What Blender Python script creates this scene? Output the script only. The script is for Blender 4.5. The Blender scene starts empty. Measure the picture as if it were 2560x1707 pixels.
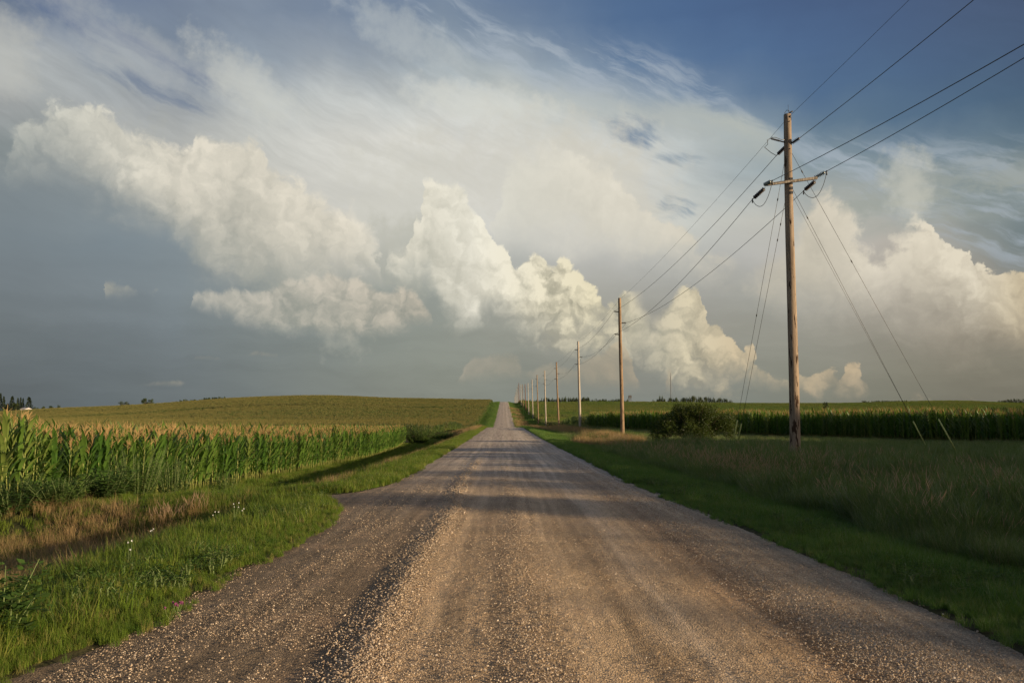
import bpy, bmesh, math, random
import numpy as np
from mathutils import Vector, Matrix

SC = bpy.context.scene
COL = SC.collection
R = math.radians
rng = np.random.default_rng(7)
random.seed(7)

# ------------------------------------------------------------------ camera
EYE = 1.75                      # metres above the road
FPX = 1991.0                    # focal length in photo pixels (2560 wide) = 28 mm
PITCH = math.atan(150 / FPX)
YAW = math.atan(22 / FPX)       # camera looks slightly right of the road axis

cam_d = bpy.data.cameras.new("camera")
cam_d.sensor_width = 36.0
cam_d.lens = FPX / 2560 * 36.0
cam_d.clip_start = 0.05
cam_d.clip_end = 20000
cam = bpy.data.objects.new("camera", cam_d)
COL.objects.link(cam)
cam.location = (0, 0, EYE)
cam.rotation_euler = (math.pi / 2 + PITCH, 0, -YAW)
SC.camera = cam
CAMROT = cam.rotation_euler.to_matrix()

def ray(px, py):
    """unit direction through a photo pixel (2560 x 1707)"""
    v = Vector(((px - 1280) / FPX, -(py - 853.5) / FPX, -1.0))
    d = CAMROT @ v
    return d.normalized()

def at(px, py, Y):
    """world point at depth Y (metres along +Y) seen at a photo pixel"""
    d = ray(px, py)
    return Vector((d.x / d.y * Y, Y, EYE + d.z / d.y * Y))

# ------------------------------------------------------------------ sun and sky
SUN_AZ = R(113)                 # clockwise from +Y : low, from the right and a little behind
SUN_EL = R(10)
sd = Vector((math.sin(SUN_AZ) * math.cos(SUN_EL), math.cos(SUN_AZ) * math.cos(SUN_EL), math.sin(SUN_EL)))
sl = bpy.data.lights.new("sun", 'SUN')
sl.energy = 5.0
sl.angle = R(0.6)
sl.color = (1.0, 0.76, 0.50)
sun = bpy.data.objects.new("sun", sl)
COL.objects.link(sun)
sun.rotation_euler = sd.to_track_quat('Z', 'Y').to_euler()
sun.location = (30, -20, 30)

SC.view_settings.view_transform = 'Standard'
SC.view_settings.look = 'None'
SC.view_settings.exposure = 0.65
SC.view_settings.gamma = 1

# ------------------------------------------------------------------ node helper
def lin(c):
    out = []
    for v in c[:3]:
        v = v / 255.0
        out.append(v / 12.92 if v <= 0.04045 else ((v + 0.055) / 1.055) ** 2.4)
    return tuple(out)

class G:
    """tiny wrapper that writes shader nodes from python expressions"""
    def __init__(self, tree):
        self.t = tree
        self.n = tree.nodes
        self.l = tree.links
    def new(self, ty, **kw):
        n = self.n.new(ty)
        for k, v in kw.items():
            setattr(n, k, v)
        return n
    def put(self, sock, v):
        if isinstance(v, S):
            self.l.new(v.s, sock)
        elif v is not None:
            if hasattr(sock.default_value, '__len__') and not hasattr(v, '__len__'):
                v = (v,) * len(sock.default_value)
            if hasattr(sock.default_value, '__len__') and len(sock.default_value) == 4 and len(v) == 3:
                v = tuple(v) + (1.0,)
            sock.default_value = v
    def m(self, op, a, b=None, c=None, clamp=False):
        n = self.new('ShaderNodeMath', operation=op)
        n.use_clamp = clamp
        self.put(n.inputs[0], a)
        if b is not None: self.put(n.inputs[1], b)
        if c is not None: self.put(n.inputs[2], c)
        return S(self, n.outputs[0])
    def xyz(self, x, y, z=0.0):
        n = self.new('ShaderNodeCombineXYZ')
        self.put(n.inputs[0], x); self.put(n.inputs[1], y); self.put(n.inputs[2], z)
        return S(self, n.outputs[0])
    def sep(self, v):
        n = self.new('ShaderNodeSeparateXYZ')
        self.put(n.inputs[0], v)
        return [S(self, o) for o in n.outputs]
    def vm(self, op, a, b=None, scale=None):
        n = self.new('ShaderNodeVectorMath', operation=op)
        self.put(n.inputs[0], a)
        if b is not None: self.put(n.inputs[1], b)
        if scale is not None: self.put(n.inputs['Scale'], scale)
        return S(self, n.outputs[0])
    def noise(self, vec, scale=1.0, detail=4.0, rough=0.5, dist=0.0, dim='3D', color=False, ntype='FBM'):
        n = self.new('ShaderNodeTexNoise', noise_dimensions=dim)
        n.noise_type = ntype
        self.put(n.inputs['Vector'], vec)
        n.inputs['Scale'].default_value = scale
        n.inputs['Detail'].default_value = detail
        n.inputs['Roughness'].default_value = rough
        n.inputs['Distortion'].default_value = dist
        return S(self, n.outputs['Color' if color else 0])
    def voro(self, vec, scale=1.0, detail=0.0, rough=0.5, feature='F1', dim='2D', out='Distance', smooth=None):
        n = self.new('ShaderNodeTexVoronoi', voronoi_dimensions=dim, feature=feature)
        n.normalize = False
        self.put(n.inputs['Vector'], vec)
        n.inputs['Scale'].default_value = scale
        n.inputs['Detail'].default_value = detail
        n.inputs['Roughness'].default_value = rough
        if smooth is not None: n.inputs['Smoothness'].default_value = smooth
        return S(self, n.outputs[out])
    def mapr(self, v, a, b, c=0.0, d=1.0, smooth=True):
        n = self.new('ShaderNodeMapRange')
        n.interpolation_type = 'SMOOTHSTEP' if smooth else 'LINEAR'
        n.clamp = True
        self.put(n.inputs[0], v)
        for i, q in enumerate((a, b, c, d)): self.put(n.inputs[i + 1], q)
        return S(self, n.outputs[0])
    def mix(self, f, a, b, blend='MIX'):
        n = self.new('ShaderNodeMix', data_type='RGBA', blend_type=blend)
        self.put(n.inputs[0], f)
        self.put(n.inputs[6], a); self.put(n.inputs[7], b)
        return S(self, n.outputs[2])
    def ramp(self, f, stops, interp='LINEAR'):
        n = self.new('ShaderNodeValToRGB')
        cr = n.color_ramp
        cr.interpolation = interp
        while len(cr.elements) < len(stops): cr.elements.new(0.5)
        for e, (p, c) in zip(cr.elements, stops):
            e.position = p
            if not hasattr(c, '__len__'): c = (c, c, c)
            e.color = tuple(c[:3]) + (1.0,)
        self.put(n.inputs[0], f)
        return S(self, n.outputs[0])
    def curve(self, f, pts):
        """float curve, piecewise linear; pts (x in 0..1, y in 0..1)"""
        n = self.new('ShaderNodeFloatCurve')
        m = n.mapping
        m.use_clip = True
        c = m.curves[0]
        pts = sorted(pts)
        if pts[0][0] > 0: pts = [(0.0, pts[0][1])] + pts
        if pts[-1][0] < 1: pts = pts + [(1.0, pts[-1][1])]
        c.points[0].location = pts[0]
        c.points[-1].location = pts[-1]
        for p in pts[1:-1]: c.points.new(*p)
        for p in c.points: p.handle_type = 'VECTOR'
        m.update()
        self.put(n.inputs['Value'], f)
        return S(self, n.outputs[0])

class S:
    def __init__(self, g, s): self.g, self.s = g, s
    def __add__(a, b): return a.g.m('ADD', a, b)
    __radd__ = __add__
    def __sub__(a, b): return a.g.m('SUBTRACT', a, b)
    def __rsub__(a, b): return a.g.m('SUBTRACT', b, a)
    def __mul__(a, b): return a.g.m('MULTIPLY', a, b)
    __rmul__ = __mul__
    def __truediv__(a, b): return a.g.m('DIVIDE', a, b)
    def clamp(a): return a.g.m('ADD', a, 0.0, clamp=True)
# ------------------------------------------------------------------ the sky (world shader, a function of direction only)
AMAX = 0.62                     # azimuth range of the tables, radians
EMAX = 0.56                     # elevation range
KV = 2560 / 2352                # sketch coordinates (2352 wide) to photo pixels

def ae(xv, yv):
    """sketch pixel -> azimuth, elevation"""
    d = ray(xv * KV, yv * KV)
    return math.atan2(d.x, d.y), math.asin(d.z)

def ae_inv(a, e):
    d = Vector((math.sin(a) * math.cos(e), math.cos(a) * math.cos(e), math.sin(e)))
    c = CAMROT.transposed() @ d
    return (1280 + FPX * c.x / -c.z) / KV, (853.5 - FPX * c.y / -c.z) / KV

SKX = [0, 200, 400, 600, 800, 1000, 1200, 1400, 1600, 1800, 2000, 2200, 2352]
SKY = {
0:   [(95,110,135),(80,100,140),(110,125,150),(125,138,155),(100,120,152),(105,125,155),(80,105,145),(72,100,142),(68,95,138),(66,90,132),(66,88,128),(66,85,120),(64,82,115)],
100: [(165,168,165),(150,158,160),(110,125,148),(140,152,165),(135,145,158),(150,162,170),(125,142,163),(82,110,150),(74,104,148),(72,100,142),(70,95,135),(68,90,126),(66,86,118)],
200: [(150,152,150),(155,158,155),(130,138,148),(165,170,168),(165,170,168),(175,180,176),(172,178,176),(135,152,167),(92,118,152),(76,104,142),(74,102,138),(70,96,130),(66,90,120)],
300: [(110,118,120),(160,160,152),(150,152,148),(165,168,162),(180,182,174),(185,186,178),(185,188,180),(165,174,174),(158,168,170),(100,124,148),(82,108,136),(78,105,132),(72,98,122)],
400: [(108,116,122),(112,120,125),(160,158,148),(168,168,158),(180,180,170),(190,190,180),(197,195,184),(188,188,178),(150,160,160),(135,150,157),(140,152,154),(130,142,145),(112,128,135)],
500: [(105,114,120),(108,118,125),(112,122,128),(150,150,142),(172,170,158),(180,180,168),(190,187,174),(188,184,170),(166,170,162),(175,172,160),(178,172,158),(130,138,134),(98,116,124)],
600: [(100,108,112),(105,115,120),(110,120,124),(135,139,132),(155,154,142),(150,155,145),(165,164,150),(168,166,153),(160,160,148),(165,162,150),(170,162,146),(155,147,130),(105,115,112)],
700: [(98,104,105),(103,109,110),(108,116,118),(118,125,120),(128,134,125),(140,143,131),(152,150,134),(152,150,135),(150,148,134),(148,148,134),(150,144,128),(150,139,121),(158,144,120)],
800: [(92,100,102),(95,103,106),(102,110,112),(112,118,114),(124,129,120),(128,132,120),(135,136,122),(142,138,122),(142,139,123),(140,138,122),(136,131,115),(130,125,108),(122,116,100)],
900: [(86,92,92),(90,98,98),(98,105,103),(105,112,108),(118,122,112),(124,127,114),(122,126,115),(122,126,116),(118,122,112),(115,118,106),(118,118,102),(112,110,95),(105,102,88)],
}
SKYROWS = sorted(SKY)
def _brighten():
    for y_ in (300, 400, 500):
        for i_ in (3, 4, 5, 6, 7, 8):
            r_, g_, b_ = SKY[y_][i_]; k_ = 0.35 if i_ in (3, 8) else 0.7
            SKY[y_][i_] = (r_ + (199 - r_) * k_, g_ + (197 - g_) * k_, b_ + (187 - b_) * k_)
    for y_ in (600, 700, 800, 900):
        SKY[y_] = [(r_ * 0.995, g_, b_ * 1.035) for r_, g_, b_ in SKY[y_]]
    for y_ in (0, 100, 200, 300, 400):
        SKY[y_] = [((r_ + 7, g_ + 5, b_ - 1) if b_ - r_ > 35 else (r_, g_, b_)) for r_, g_, b_ in SKY[y_]]
    for y, row in SKY.items():
        for i, c in enumerate(row):
            r, gg, b = c
            if b - r < 14 and r > 140:
                k = 1.105 if y <= 600 else 1.05
                row[i] = (r * k, gg * k, b * k * 1.015)
            elif r < 142 and b - r < 22:
                row[i] = (r * 1.07, gg * 1.07, b * 1.07)
for y_ in (300, 400, 500, 600, 700):
    for i_ in (0, 1, 2):
        r_, g_, b_ = SKY[y_][i_]
        if r_ < 135: SKY[y_][i_] = (r_ * 1.075, g_ * 1.07, b_ * 1.05)
_brighten()
def sky_rgb(xv, yv):
    xv = min(max(xv, 0), 2351.9); yv = min(max(yv, 0), 899.9)
    j = max(k for k in range(len(SKX) - 1) if SKX[k] <= xv)
    tx = (xv - SKX[j]) / (SKX[j + 1] - SKX[j])
    i = int(yv // 100); ty = yv / 100 - i
    def L(a, b, t): return tuple(p * (1 - t) + q * t for p, q in zip(a, b))
    r0, r1 = SKY[SKYROWS[i]], SKY[SKYROWS[i + 1]]
    return L(L(r0[j], r0[j + 1], tx), L(r1[j], r1[j + 1], tx), ty)

def build_sky():
    w = bpy.data.worlds.new("World")
    SC.world = w
    w.use_nodes = True
    nt = w.node_tree
    nt.nodes.clear()
    g = G(nt)
    tc = g.new('ShaderNodeTexCoord')
    dx, dy, dz = g.sep(S(g, tc.outputs['Generated']))
    az0 = g.m('ARCTAN2', dx, dy)
    # the cloudscape spans a quarter turn and is mirrored round the rest of the sky, seamless
    az = g.m('PINGPONG', az0 + math.pi / 4, math.pi / 2) - math.pi / 4
    el = g.m('ARCSINE', dz)
    U = 1829.0 / 100
    X = az * U
    Y = el * U
    p = g.xyz(X, Y)
    # ---- shared noises
    wn = g.noise(p, 0.55, 5, 0.55, dim='2D', color=True)
    wr, wg, wb = g.sep(wn)
    wr = wr - 0.5; wg = wg - 0.5; wb_ = wb - 0.5
    fine = g.noise(p, 4.5, 4, 0.6, dim='2D')               # small fluff
    # puffs : rounded cells of several sizes, domain-warped
    wv = g.vm('SUBTRACT', g.noise(p, 1.3, 5, 0.6, dim='2D', color=True), (0.5, 0.5, 0.5))
    mx_, my_, mz_ = g.sep(wv)
    pw = g.vm('ADD', p, g.vm('SCALE', wv, scale=0.95))
    def puff(q):
        v = g.voro(q, 0.95, 3.6, 0.56, 'F1')
        return 1.0 - v
    H0 = puff(pw)
    H1 = puff(g.vm('ADD', pw, (0.17, 0.14, 0)))
    slope = H0 - H1                                            # >0 on faces turned to the light
    # streaks (ice cloud combed along the wind)
    sx = X * math.cos(R(-24)) + Y * math.sin(R(-24))
    sy = Y * math.cos(R(-24)) - X * math.sin(R(-24))
    sbend = wr * 0.45
    streak = g.noise(g.xyz(sx * 0.28, (sy + sbend) * 1.5), 1.0, 7, 0.62, dim='2D')
    streak2 = g.noise(g.xyz(sx * 0.7 + 31, (sy + sbend * 1.4) * 4.6), 1.0, 5, 0.6, dim='2D')
    hst = g.noise(g.xyz(X * 0.28 + 9, Y * 1.9 + wg), 1.0, 6, 0.58, dim='2D')

    # ---- large tones
    ta = (az + wr * 0.06 + AMAX) / (2 * AMAX)
    te = el + wg * 0.045
    NE = 12
    rows = []
    for k in range(NE):
        e = -0.01 + (0.5 + 0.01) * k / (NE - 1)
        st = []
        for j in range(17):
            a = -AMAX + 2 * AMAX * j / 16
            xv, yv = ae_inv(a, max(e, 0.006))
            st.append((j / 16, lin(sky_rgb(xv, yv))))
        rows.append((e, g.ramp(ta, st, 'B_SPLINE' if False else 'LINEAR')))
    colr = rows[0][1]
    for (e0, c0), (e1, c1) in zip(rows, rows[1:]):
        colr = g.mix(g.mapr(te, e0, e1, smooth=False), colr, c1)
    # overhead and the rest of the dome: deepening blue
    zen = g.mapr(el, 0.46, 0.95)
    colr = g.mix(zen, colr, lin((62, 84, 122)))

    # how cloudy is the veil here (0 = clear blue) : blueness of the tone
    cr_, cg_, cb_ = g.sep(colr)
    blue = g.mapr(cb_ - cr_, 0.03, 0.17)
    # streak texture in the veil
    amt = g.mapr(el, 0.17, 0.33, 0.12, 1.0)
    st_ = (streak - 0.5) * 1.5 + (streak2 - 0.5) * 0.8
    f1 = g.mapr(st_ * amt * (1.15 - blue * 1.1), -0.6, 0.6, 0.90, 1.12)
    colr = g.vm('SCALE', colr, scale=f1)
    # soft mottling low down
    f2 = g.mapr((hst - 0.5) * g.mapr(el, 0.0, 0.22, 1.0, 0.25), -0.25, 0.25, 0.94, 1.06)
    colr = g.vm('SCALE', colr, scale=f2)

    def tab(pts, warp):
        q = []
        for xv, yv in pts:
            a, e = ae(xv, yv)
            q.append(((a + AMAX) / (2 * AMAX), min(max((e + 0.04) / (EMAX + 0.04), 0), 1)))
        return g.curve((az + warp + AMAX) / (2 * AMAX), q) * (EMAX + 0.04) * U - 0.04 * U

    def toneramp(pts):
        return g.ramp((az + AMAX) / (2 * AMAX), [((ae(xv, 500)[0] + AMAX) / (2 * AMAX), lin(c)) for xv, c in pts])
    def valramp(pts):
        return g.sep(g.ramp((az + AMAX) / (2 * AMAX), [((ae(xv, 500)[0] + AMAX) / (2 * AMAX), v) for xv, v in pts]))[0]

    def layer(colr, top, bot, lit, shade, amp=0.55, soft=0.10, bsoft=0.6, depth=1.6, relief=2.0, opac=1.0, warp=0.018, ampb=0.5, base=0.35, lift=0.0, edgelit=0.45, midw=0.05):
        T = tab(top, wr * warp + mx_ * midw)
        B = tab(bot, wr * warp + mx_ * midw)
        F = T - Y + lift + (H0 - 0.62) * amp + (fine - 0.5) * amp * 0.28 + wg * amp * 0.8
        sf = soft if isinstance(soft, S) else soft
        at_ = g.mapr(F, 0.0, sf)
        Bq = Y - B + wg * ampb * 1.6 + (H0 - 0.6) * ampb * 0.6
        ab = g.mapr(Bq, -bsoft if not isinstance(bsoft, S) else bsoft * -1.0, bsoft)
        alpha = at_ * ab * opac
        sh = slope * relief + base + g.mapr(F, 0.0, depth, edgelit, 0.0) + (H0 - 0.6) * relief * 0.3 + (fine - 0.5) * 0.12 + wb_ * 0.5
        c = g.mix(sh.clamp(), shade, lit)
        return g.mix(alpha, colr, c)

    OFF = 905
    # --- arc of the anvil : streaky, thin
    T = tab([(0,-60),(700,-60),(900,20),(1050,90),(1150,140),(1250,185),(1400,205),(1500,214),(1600,222),(1690,245),(1750,272),(1800,310),(1850,355),(1900,400),(2000,450),(2352,600)], wr * 0.01)
    F = T - Y + (streak - 0.5) * 0.7 + (streak2 - 0.5) * 0.25 + my_ * 0.3
    edge = g.mapr(F, -0.05, 0.42) * g.mapr(F, 1.5, 0.2) * valramp([(0,0),(1000,0.0),(1200,0.45),(1500,0.6),(1700,0.9),(1780,0.75),(1830,0.2),(1860,0.0),(2352,0)])
    colr = g.mix(edge, colr, lin((184, 188, 180)))
    # wisps above the arc
    T2 = tab([(0,-40),(500,-60),(900,-60),(1050,-20),(1180,40),(1300,75),(1450,95),(1550,130),(1640,170),(1700,235),(1760,300),(2352,320)], wr * 0.02)
    band = g.mapr(T2 - Y, -0.25, 0.5) * g.mapr(T - Y, 0.5, -0.15)
    wisp = g.mapr(streak2 + (streak - 0.5) * 1.1, 0.40, 0.80)
    colr = g.mix((band * wisp * 0.62), colr, lin((172, 182, 192)))
    # ice streaks at upper right behind the pole
    T3 = tab([(0,400),(1820,390),(1850,385),(1900,372),(2000,362),(2100,345),(2200,330),(2352,322)], wr * 0.02)
    B3 = tab([(0,560),(1820,560),(1860,560),(2130,540),(2200,515),(2352,500)], wr * 0.02)
    F3 = T3 - Y
    ic = g.mapr(F3, -0.25, 1.1) * g.mapr(Y - B3, -0.15, 0.5) * g.mapr(hst + (fine - 0.5) * 0.25, 0.34, 0.62, 0.25, 0.95) * valramp([(0,0),(1790,0),(1930,0.9),(2352,1)])
    colr = g.mix(ic, colr, lin((158, 163, 155)))
    # blue holes
    def hole(colr, xv, yv, rx, ry, col, k=0.85, rot=0.0):
        a, e = ae(xv, yv)
        ex = (X - a * U); ey = (Y - e * U)
        c_, s_ = math.cos(rot), math.sin(rot)
        qx = (ex * c_ + ey * s_) / rx + wr * 1.4
        qy = (ey * c_ - ex * s_) / ry + wg * 1.8
        r2 = qx * qx + qy * qy + (streak2 - 0.5) * 3.0 + (streak - 0.5) * 2.0
        return g.mix(g.mapr(r2, 1.3, -0.6) * k, colr, lin(col))
    colr = hole(colr, 1455, 300, 0.75, 0.34, (92, 120, 150), 0.85, -0.3)
    colr = hole(colr, 1555, 478, 0.50, 0.26, (104, 130, 152), 0.9)
    colr = hole(colr, 330, 195, 1.25, 0.20, (104, 120, 146), 0.62, -0.28)
    colr = hole(colr, 210, 62, 2.6, 0.24, (86, 105, 142), 0.70, -0.28)
    colr = hole(colr, 1560, 368, 0.6, 0.15, (105, 130, 152), 0.6, -0.1)

    def spot(colr, xv, yv, rx, ry, col, k=0.5, rot=0.0):
        a, e = ae(xv, yv)
        ex = (X - a * U); ey = (Y - e * U)
        c_, s_ = math.cos(rot), math.sin(rot)
        qx = (ex * c_ + ey * s_) / rx + mx_ * 1.6
        qy = (ey * c_ - ex * s_) / ry + my_ * 1.6
        r2 = qx * qx + qy * qy + (fine - 0.5) * 0.8
        return g.mix(g.mapr(r2, 1.4, -0.2) * k, colr, lin(col))
    colr = spot(colr, 560, 190, 1.5, 0.55, (206, 206, 196), 0.55, -0.6)
    colr = spot(colr, 1100, 235, 1.9, 0.45, (218, 218, 208), 0.55, -0.1)
    colr = spot(colr, 930, 80, 1.6, 0.5, (186, 192, 192), 0.55, -0.35)
    colr = spot(colr, 20, 130, 0.6, 1.0, (190, 190, 182), 0.6)
    colr = spot(colr, 930, 450, 1.5, 1.5, (204, 202, 190), 0.55)
    colr = spot(colr, 600, 560, 2.8, 1.1, (172, 172, 160), 0.6, -0.75)
    colr = spot(colr, 930, 600, 1.4, 1.1, (178, 177, 163), 0.6)
    colr = spot(colr, 300, 110, 2.2, 0.55, (178, 181, 180), 0.45, -0.35)
    colr = spot(colr, 1230, 380, 3.0, 1.3, (206, 203, 191), 0.6)
    colr = spot(colr, 1400, 440, 2.0, 1.0, (208, 203, 188), 0.6, -0.6)
    # --- high piled cloud : left bank, middle shoulder, right bank
    topA = [(0,330),(10,296),(20,258),(60,238),(120,232),(180,230),(240,234),(282,262),(300,300),(345,302),(400,322),(442,345),(455,300),(480,302),(520,292),(560,290),(592,312),(622,362),(660,408),(700,404),(742,420),(772,452),(800,448),(842,472),(864,530),(874,600),(884,700),(1000,OFF),
            (1120,OFF),(1150,420),(1180,345),(1230,325),(1300,318),(1350,330),(1400,372),(1440,415),(1480,462),(1512,492),(1545,508),(1572,506),(1600,540),(1650,575),(1700,600),(1740,600),(1780,560),(1820,500),(1850,450),(1885,412),(1905,435),(1940,455),(1965,500),(2000,560),(2030,560),(2060,520),(2100,500),(2136,506),(2150,528),(2166,542),(2194,560),(2228,572),(2234,590),(2256,586),(2278,602),(2298,620),(2322,622),(2352,624)]
    botA = [(0,340),(60,365),(150,390),(250,435),(350,505),(450,575),(550,615),(700,628),(860,620),(1000,700),(1120,540),(1300,540),(1500,570),(1700,640),(1760,690),(1850,690),(1950,700),(2050,720),(2150,740),(2250,780),(2352,770)]
    litA = toneramp([(0,(204,204,192)),(120,(214,212,199)),(400,(226,219,202)),(800,(232,224,206)),(1150,(222,219,206)),(1400,(230,224,208)),(1750,(198,190,172)),(2000,(226,217,198)),(2230,(226,216,194)),(2352,(206,190,158))])
    shaA = toneramp([(0,(132,138,136)),(400,(160,160,150)),(800,(172,170,157)),(1150,(202,200,188)),(1400,(194,190,176)),(1700,(165,163,150)),(2000,(180,173,157)),(2200,(156,147,131)),(2352,(160,147,124))])
    softA = valramp([(0,0.9),(40,0.32),(200,0.26),(700,0.34),(870,0.9),(1140,0.8),(1380,0.5),(1500,0.2),(1650,0.45),(1740,1.3),(1850,0.9),(1900,0.4),(1950,0.5),(2050,0.45),(2150,0.10),(2352,0.09)])
    relA = valramp([(0,0.5),(870,0.42),(1150,0.25),(1500,0.3),(1850,0.28),(2100,0.3),(2230,0.6),(2352,0.6)])
    colr = layer(colr, topA, botA, litA, shaA, amp=0.42, soft=softA, bsoft=0.85, depth=2.4, relief=relA, base=0.40, lift=0.20, edgelit=0.5, ampb=0.6)
    # tower above the right bank
    topT = [(0,OFF),(2020,OFF),(2045,470),(2052,372),(2080,352),(2110,356),(2128,372),(2138,420),(2141,500),(2146,560),(2160,OFF),(2352,OFF)]
    T = tab(topT, mx_ * 0.035 + wr * 0.02)
    F = T - Y
    tw = g.mapr(F + my_ * 0.8 + (hst - 0.5) * 1.2, 0.0, 0.9) * 0.5 * g.mapr(X, ae(1980, 500)[0] * U, ae(2140, 500)[0] * U) * g.mapr(hst, 0.35, 0.6, 0.55, 0.95) * g.mapr(Y, ae(2100, 600)[1] * U, ae(2100, 520)[1] * U)
    colr = spot(colr, 2088, 425, 0.52, 0.85, (204, 202, 188), 0.65)

    # --- towers of the middle distance
    topB = [(0,OFF),(880,OFF),(890,570),(905,545),(945,537),(962,500),(960,420),(972,396),(1000,392),(1050,400),(1075,428),(1090,455),(1110,470),(1130,508),(1143,546),(1160,550),(1176,575),(1183,590),(1195,572),(1225,554),(1242,566),(1256,590),(1290,584),(1310,600),(1335,604),(1372,636),(1384,664),(1390,650),(1412,652),(1435,648),(1470,652),(1488,668),(1500,690),(1512,690),(1522,678),(1540,656),(1560,640),(1592,637),(1612,652),(1620,690),(1622,712),(1643,720),(1656,749),(1685,764),(1698,791),(1730,783),(1738,811),(1776,844),(1806,862),(1836,842),(1865,848),(1890,826),(1906,832),(1920,855),(1934,824),(1970,824),(1983,849),(2012,876),(2030,OFF),(2352,OFF)]
    botB = [(0,800),(880,610),(940,630),(985,650),(1010,740),(1050,762),(1090,735),(1140,720),(1170,745),(1190,765),(1300,785),(1400,800),(1480,850),(1560,880),(1650,885),(1800,886),(2020,886),(2352,890)]
    litB = toneramp([(0,(230,222,202)),(900,(228,222,204)),(1080,(242,237,220)),(1250,(238,229,202)),(1380,(232,221,188)),(1480,(200,192,170)),(1580,(220,208,178)),(1700,(208,190,158)),(1850,(196,178,148)),(2000,(190,172,144)),(2352,(190,172,144))])
    shaB = toneramp([(0,(150,152,140)),(900,(168,168,155)),(1080,(204,200,184)),(1250,(170,165,145)),(1380,(172,166,144)),(1500,(160,158,142)),(1620,(165,157,136)),(1850,(150,142,122)),(2000,(146,138,120)),(2352,(146,138,120))])
    softB = valramp([(0,0.1),(880,0.7),(930,0.4),(975,0.22),(1040,0.18),(1130,0.12),(1440,0.16),(1490,0.9),(1520,0.7),(1570,0.12),(1620,0.09),(2352,0.10)])
    relB = valramp([(0,0.8),(950,0.5),(1100,0.7),(1250,1.15),(1380,1.2),(1600,1.0),(2000,0.8)])
    colr = layer(colr, topB, botB, litB, shaB, amp=0.32, midw=0.028, soft=softB, bsoft=0.55, depth=2.4, relief=relB, edgelit=0.55, base=0.36, ampb=0.75, warp=0.012)
    # --- low cumulus
    topC = [(0,OFF),(222,OFF),(232,654),(262,646),(300,646),(340,651),(368,658),(376,OFF),(434,OFF),(441,676),(469,661),(508,666),(529,652),(586,655),(613,645),(656,630),(698,646),(716,629),(738,636),(755,616),(782,631),(806,639),(827,629),(858,644),(886,663),(914,660),(942,658),(963,675),(989,708),(1000,OFF),(1050,880),(1068,850),(1076,822),(1088,806),(1110,812),(1135,806),(1165,808),(1190,822),(1205,840),(1225,848),(1262,836),(1290,842),(1330,838),(1400,800),(1425,770),(1440,790),(1456,850),(1470,OFF),(1524,OFF),(1533,845),(1545,845),(1553,OFF),(2352,OFF)]
    botC = [(0,675),(376,675),(430,696),(469,702),(520,720),(600,752),(700,768),(800,772),(900,766),(945,756),(995,740),(1050,872),(1200,872),(1380,885),(1450,895),(2352,900)]
    litC = toneramp([(0,(150,150,142)),(300,(170,168,156)),(450,(188,184,172)),(700,(206,198,182)),(900,(208,198,180)),(1080,(168,160,144)),(1250,(164,156,138)),(1430,(182,166,140)),(2352,(176,160,138))])
    shaC = toneramp([(0,(118,122,120)),(450,(138,142,136)),(700,(144,147,138)),(950,(142,144,134)),(1080,(134,136,124)),(1430,(146,141,124)),(2352,(140,136,120))])
    opC = valramp([(0,0.8),(1000,0.95),(1080,0.6),(1300,0.5),(1420,0.55),(1550,0.4),(2352,0.3)])
    colr = layer(colr, topC, botC, litC, shaC, amp=0.22, midw=0.02, soft=0.17, bsoft=0.22, depth=0.9, relief=0.75, base=0.46, lift=0.10, ampb=0.30, warp=0.008, opac=opC)
    # --- thin flat streaks near the left horizon
    topD = [(0,OFF),(270,OFF),(290,874),(340,872),(372,866),(400,868),(445,877),(452,OFF),(405,OFF),(470,OFF)]
    topD = [(0,OFF),(272,OFF),(290,875),(345,873),(375,867),(405,869),(430,877),(440,812),(450,806),(480,806),(545,819),(565,812),(585,800),(640,812),(650,OFF),(2352,OFF)]
    botD = [(0,882),(425,881),(432,822),(550,824),(560,812),(650,815),(2352,820)]
    colr = layer(colr, topD, botD, lin((150,147,136)), lin((118,121,116)), amp=0.10, midw=0.0, soft=0.09, bsoft=0.08, depth=0.4, relief=1.2, base=0.55, ampb=0.06, warp=0.003, opac=0.8)

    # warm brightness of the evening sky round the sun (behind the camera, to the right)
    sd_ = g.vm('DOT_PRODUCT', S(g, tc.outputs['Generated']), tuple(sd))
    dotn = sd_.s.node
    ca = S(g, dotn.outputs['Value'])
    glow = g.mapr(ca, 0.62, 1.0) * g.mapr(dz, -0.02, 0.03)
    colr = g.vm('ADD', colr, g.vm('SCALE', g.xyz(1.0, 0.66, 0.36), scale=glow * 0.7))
    back = g.mapr(dy, -0.1, -0.75) * g.mapr(el, 0.0, 0.2)
    colr = g.vm('ADD', colr, g.vm('SCALE', g.xyz(0.06, 0.06, 0.07), scale=back))
    sky = g.new('ShaderNodeTexSky', sky_type='NISHITA')
    sky.sun_disc = False
    sky.sun_elevation = SUN_EL
    sky.sun_rotation = SUN_AZ
    bg1 = g.new('ShaderNodeBackground')
    g.l.new(sky.outputs[0], bg1.inputs[0])
    bg1.inputs[1].default_value = 0.05
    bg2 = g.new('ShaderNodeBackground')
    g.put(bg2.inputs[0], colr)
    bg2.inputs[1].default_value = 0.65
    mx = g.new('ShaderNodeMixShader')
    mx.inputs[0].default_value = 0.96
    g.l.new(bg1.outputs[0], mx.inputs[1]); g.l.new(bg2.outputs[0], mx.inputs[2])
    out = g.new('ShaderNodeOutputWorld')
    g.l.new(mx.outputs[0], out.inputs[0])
    print("sky nodes", len(nt.nodes))
build_sky()
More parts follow.
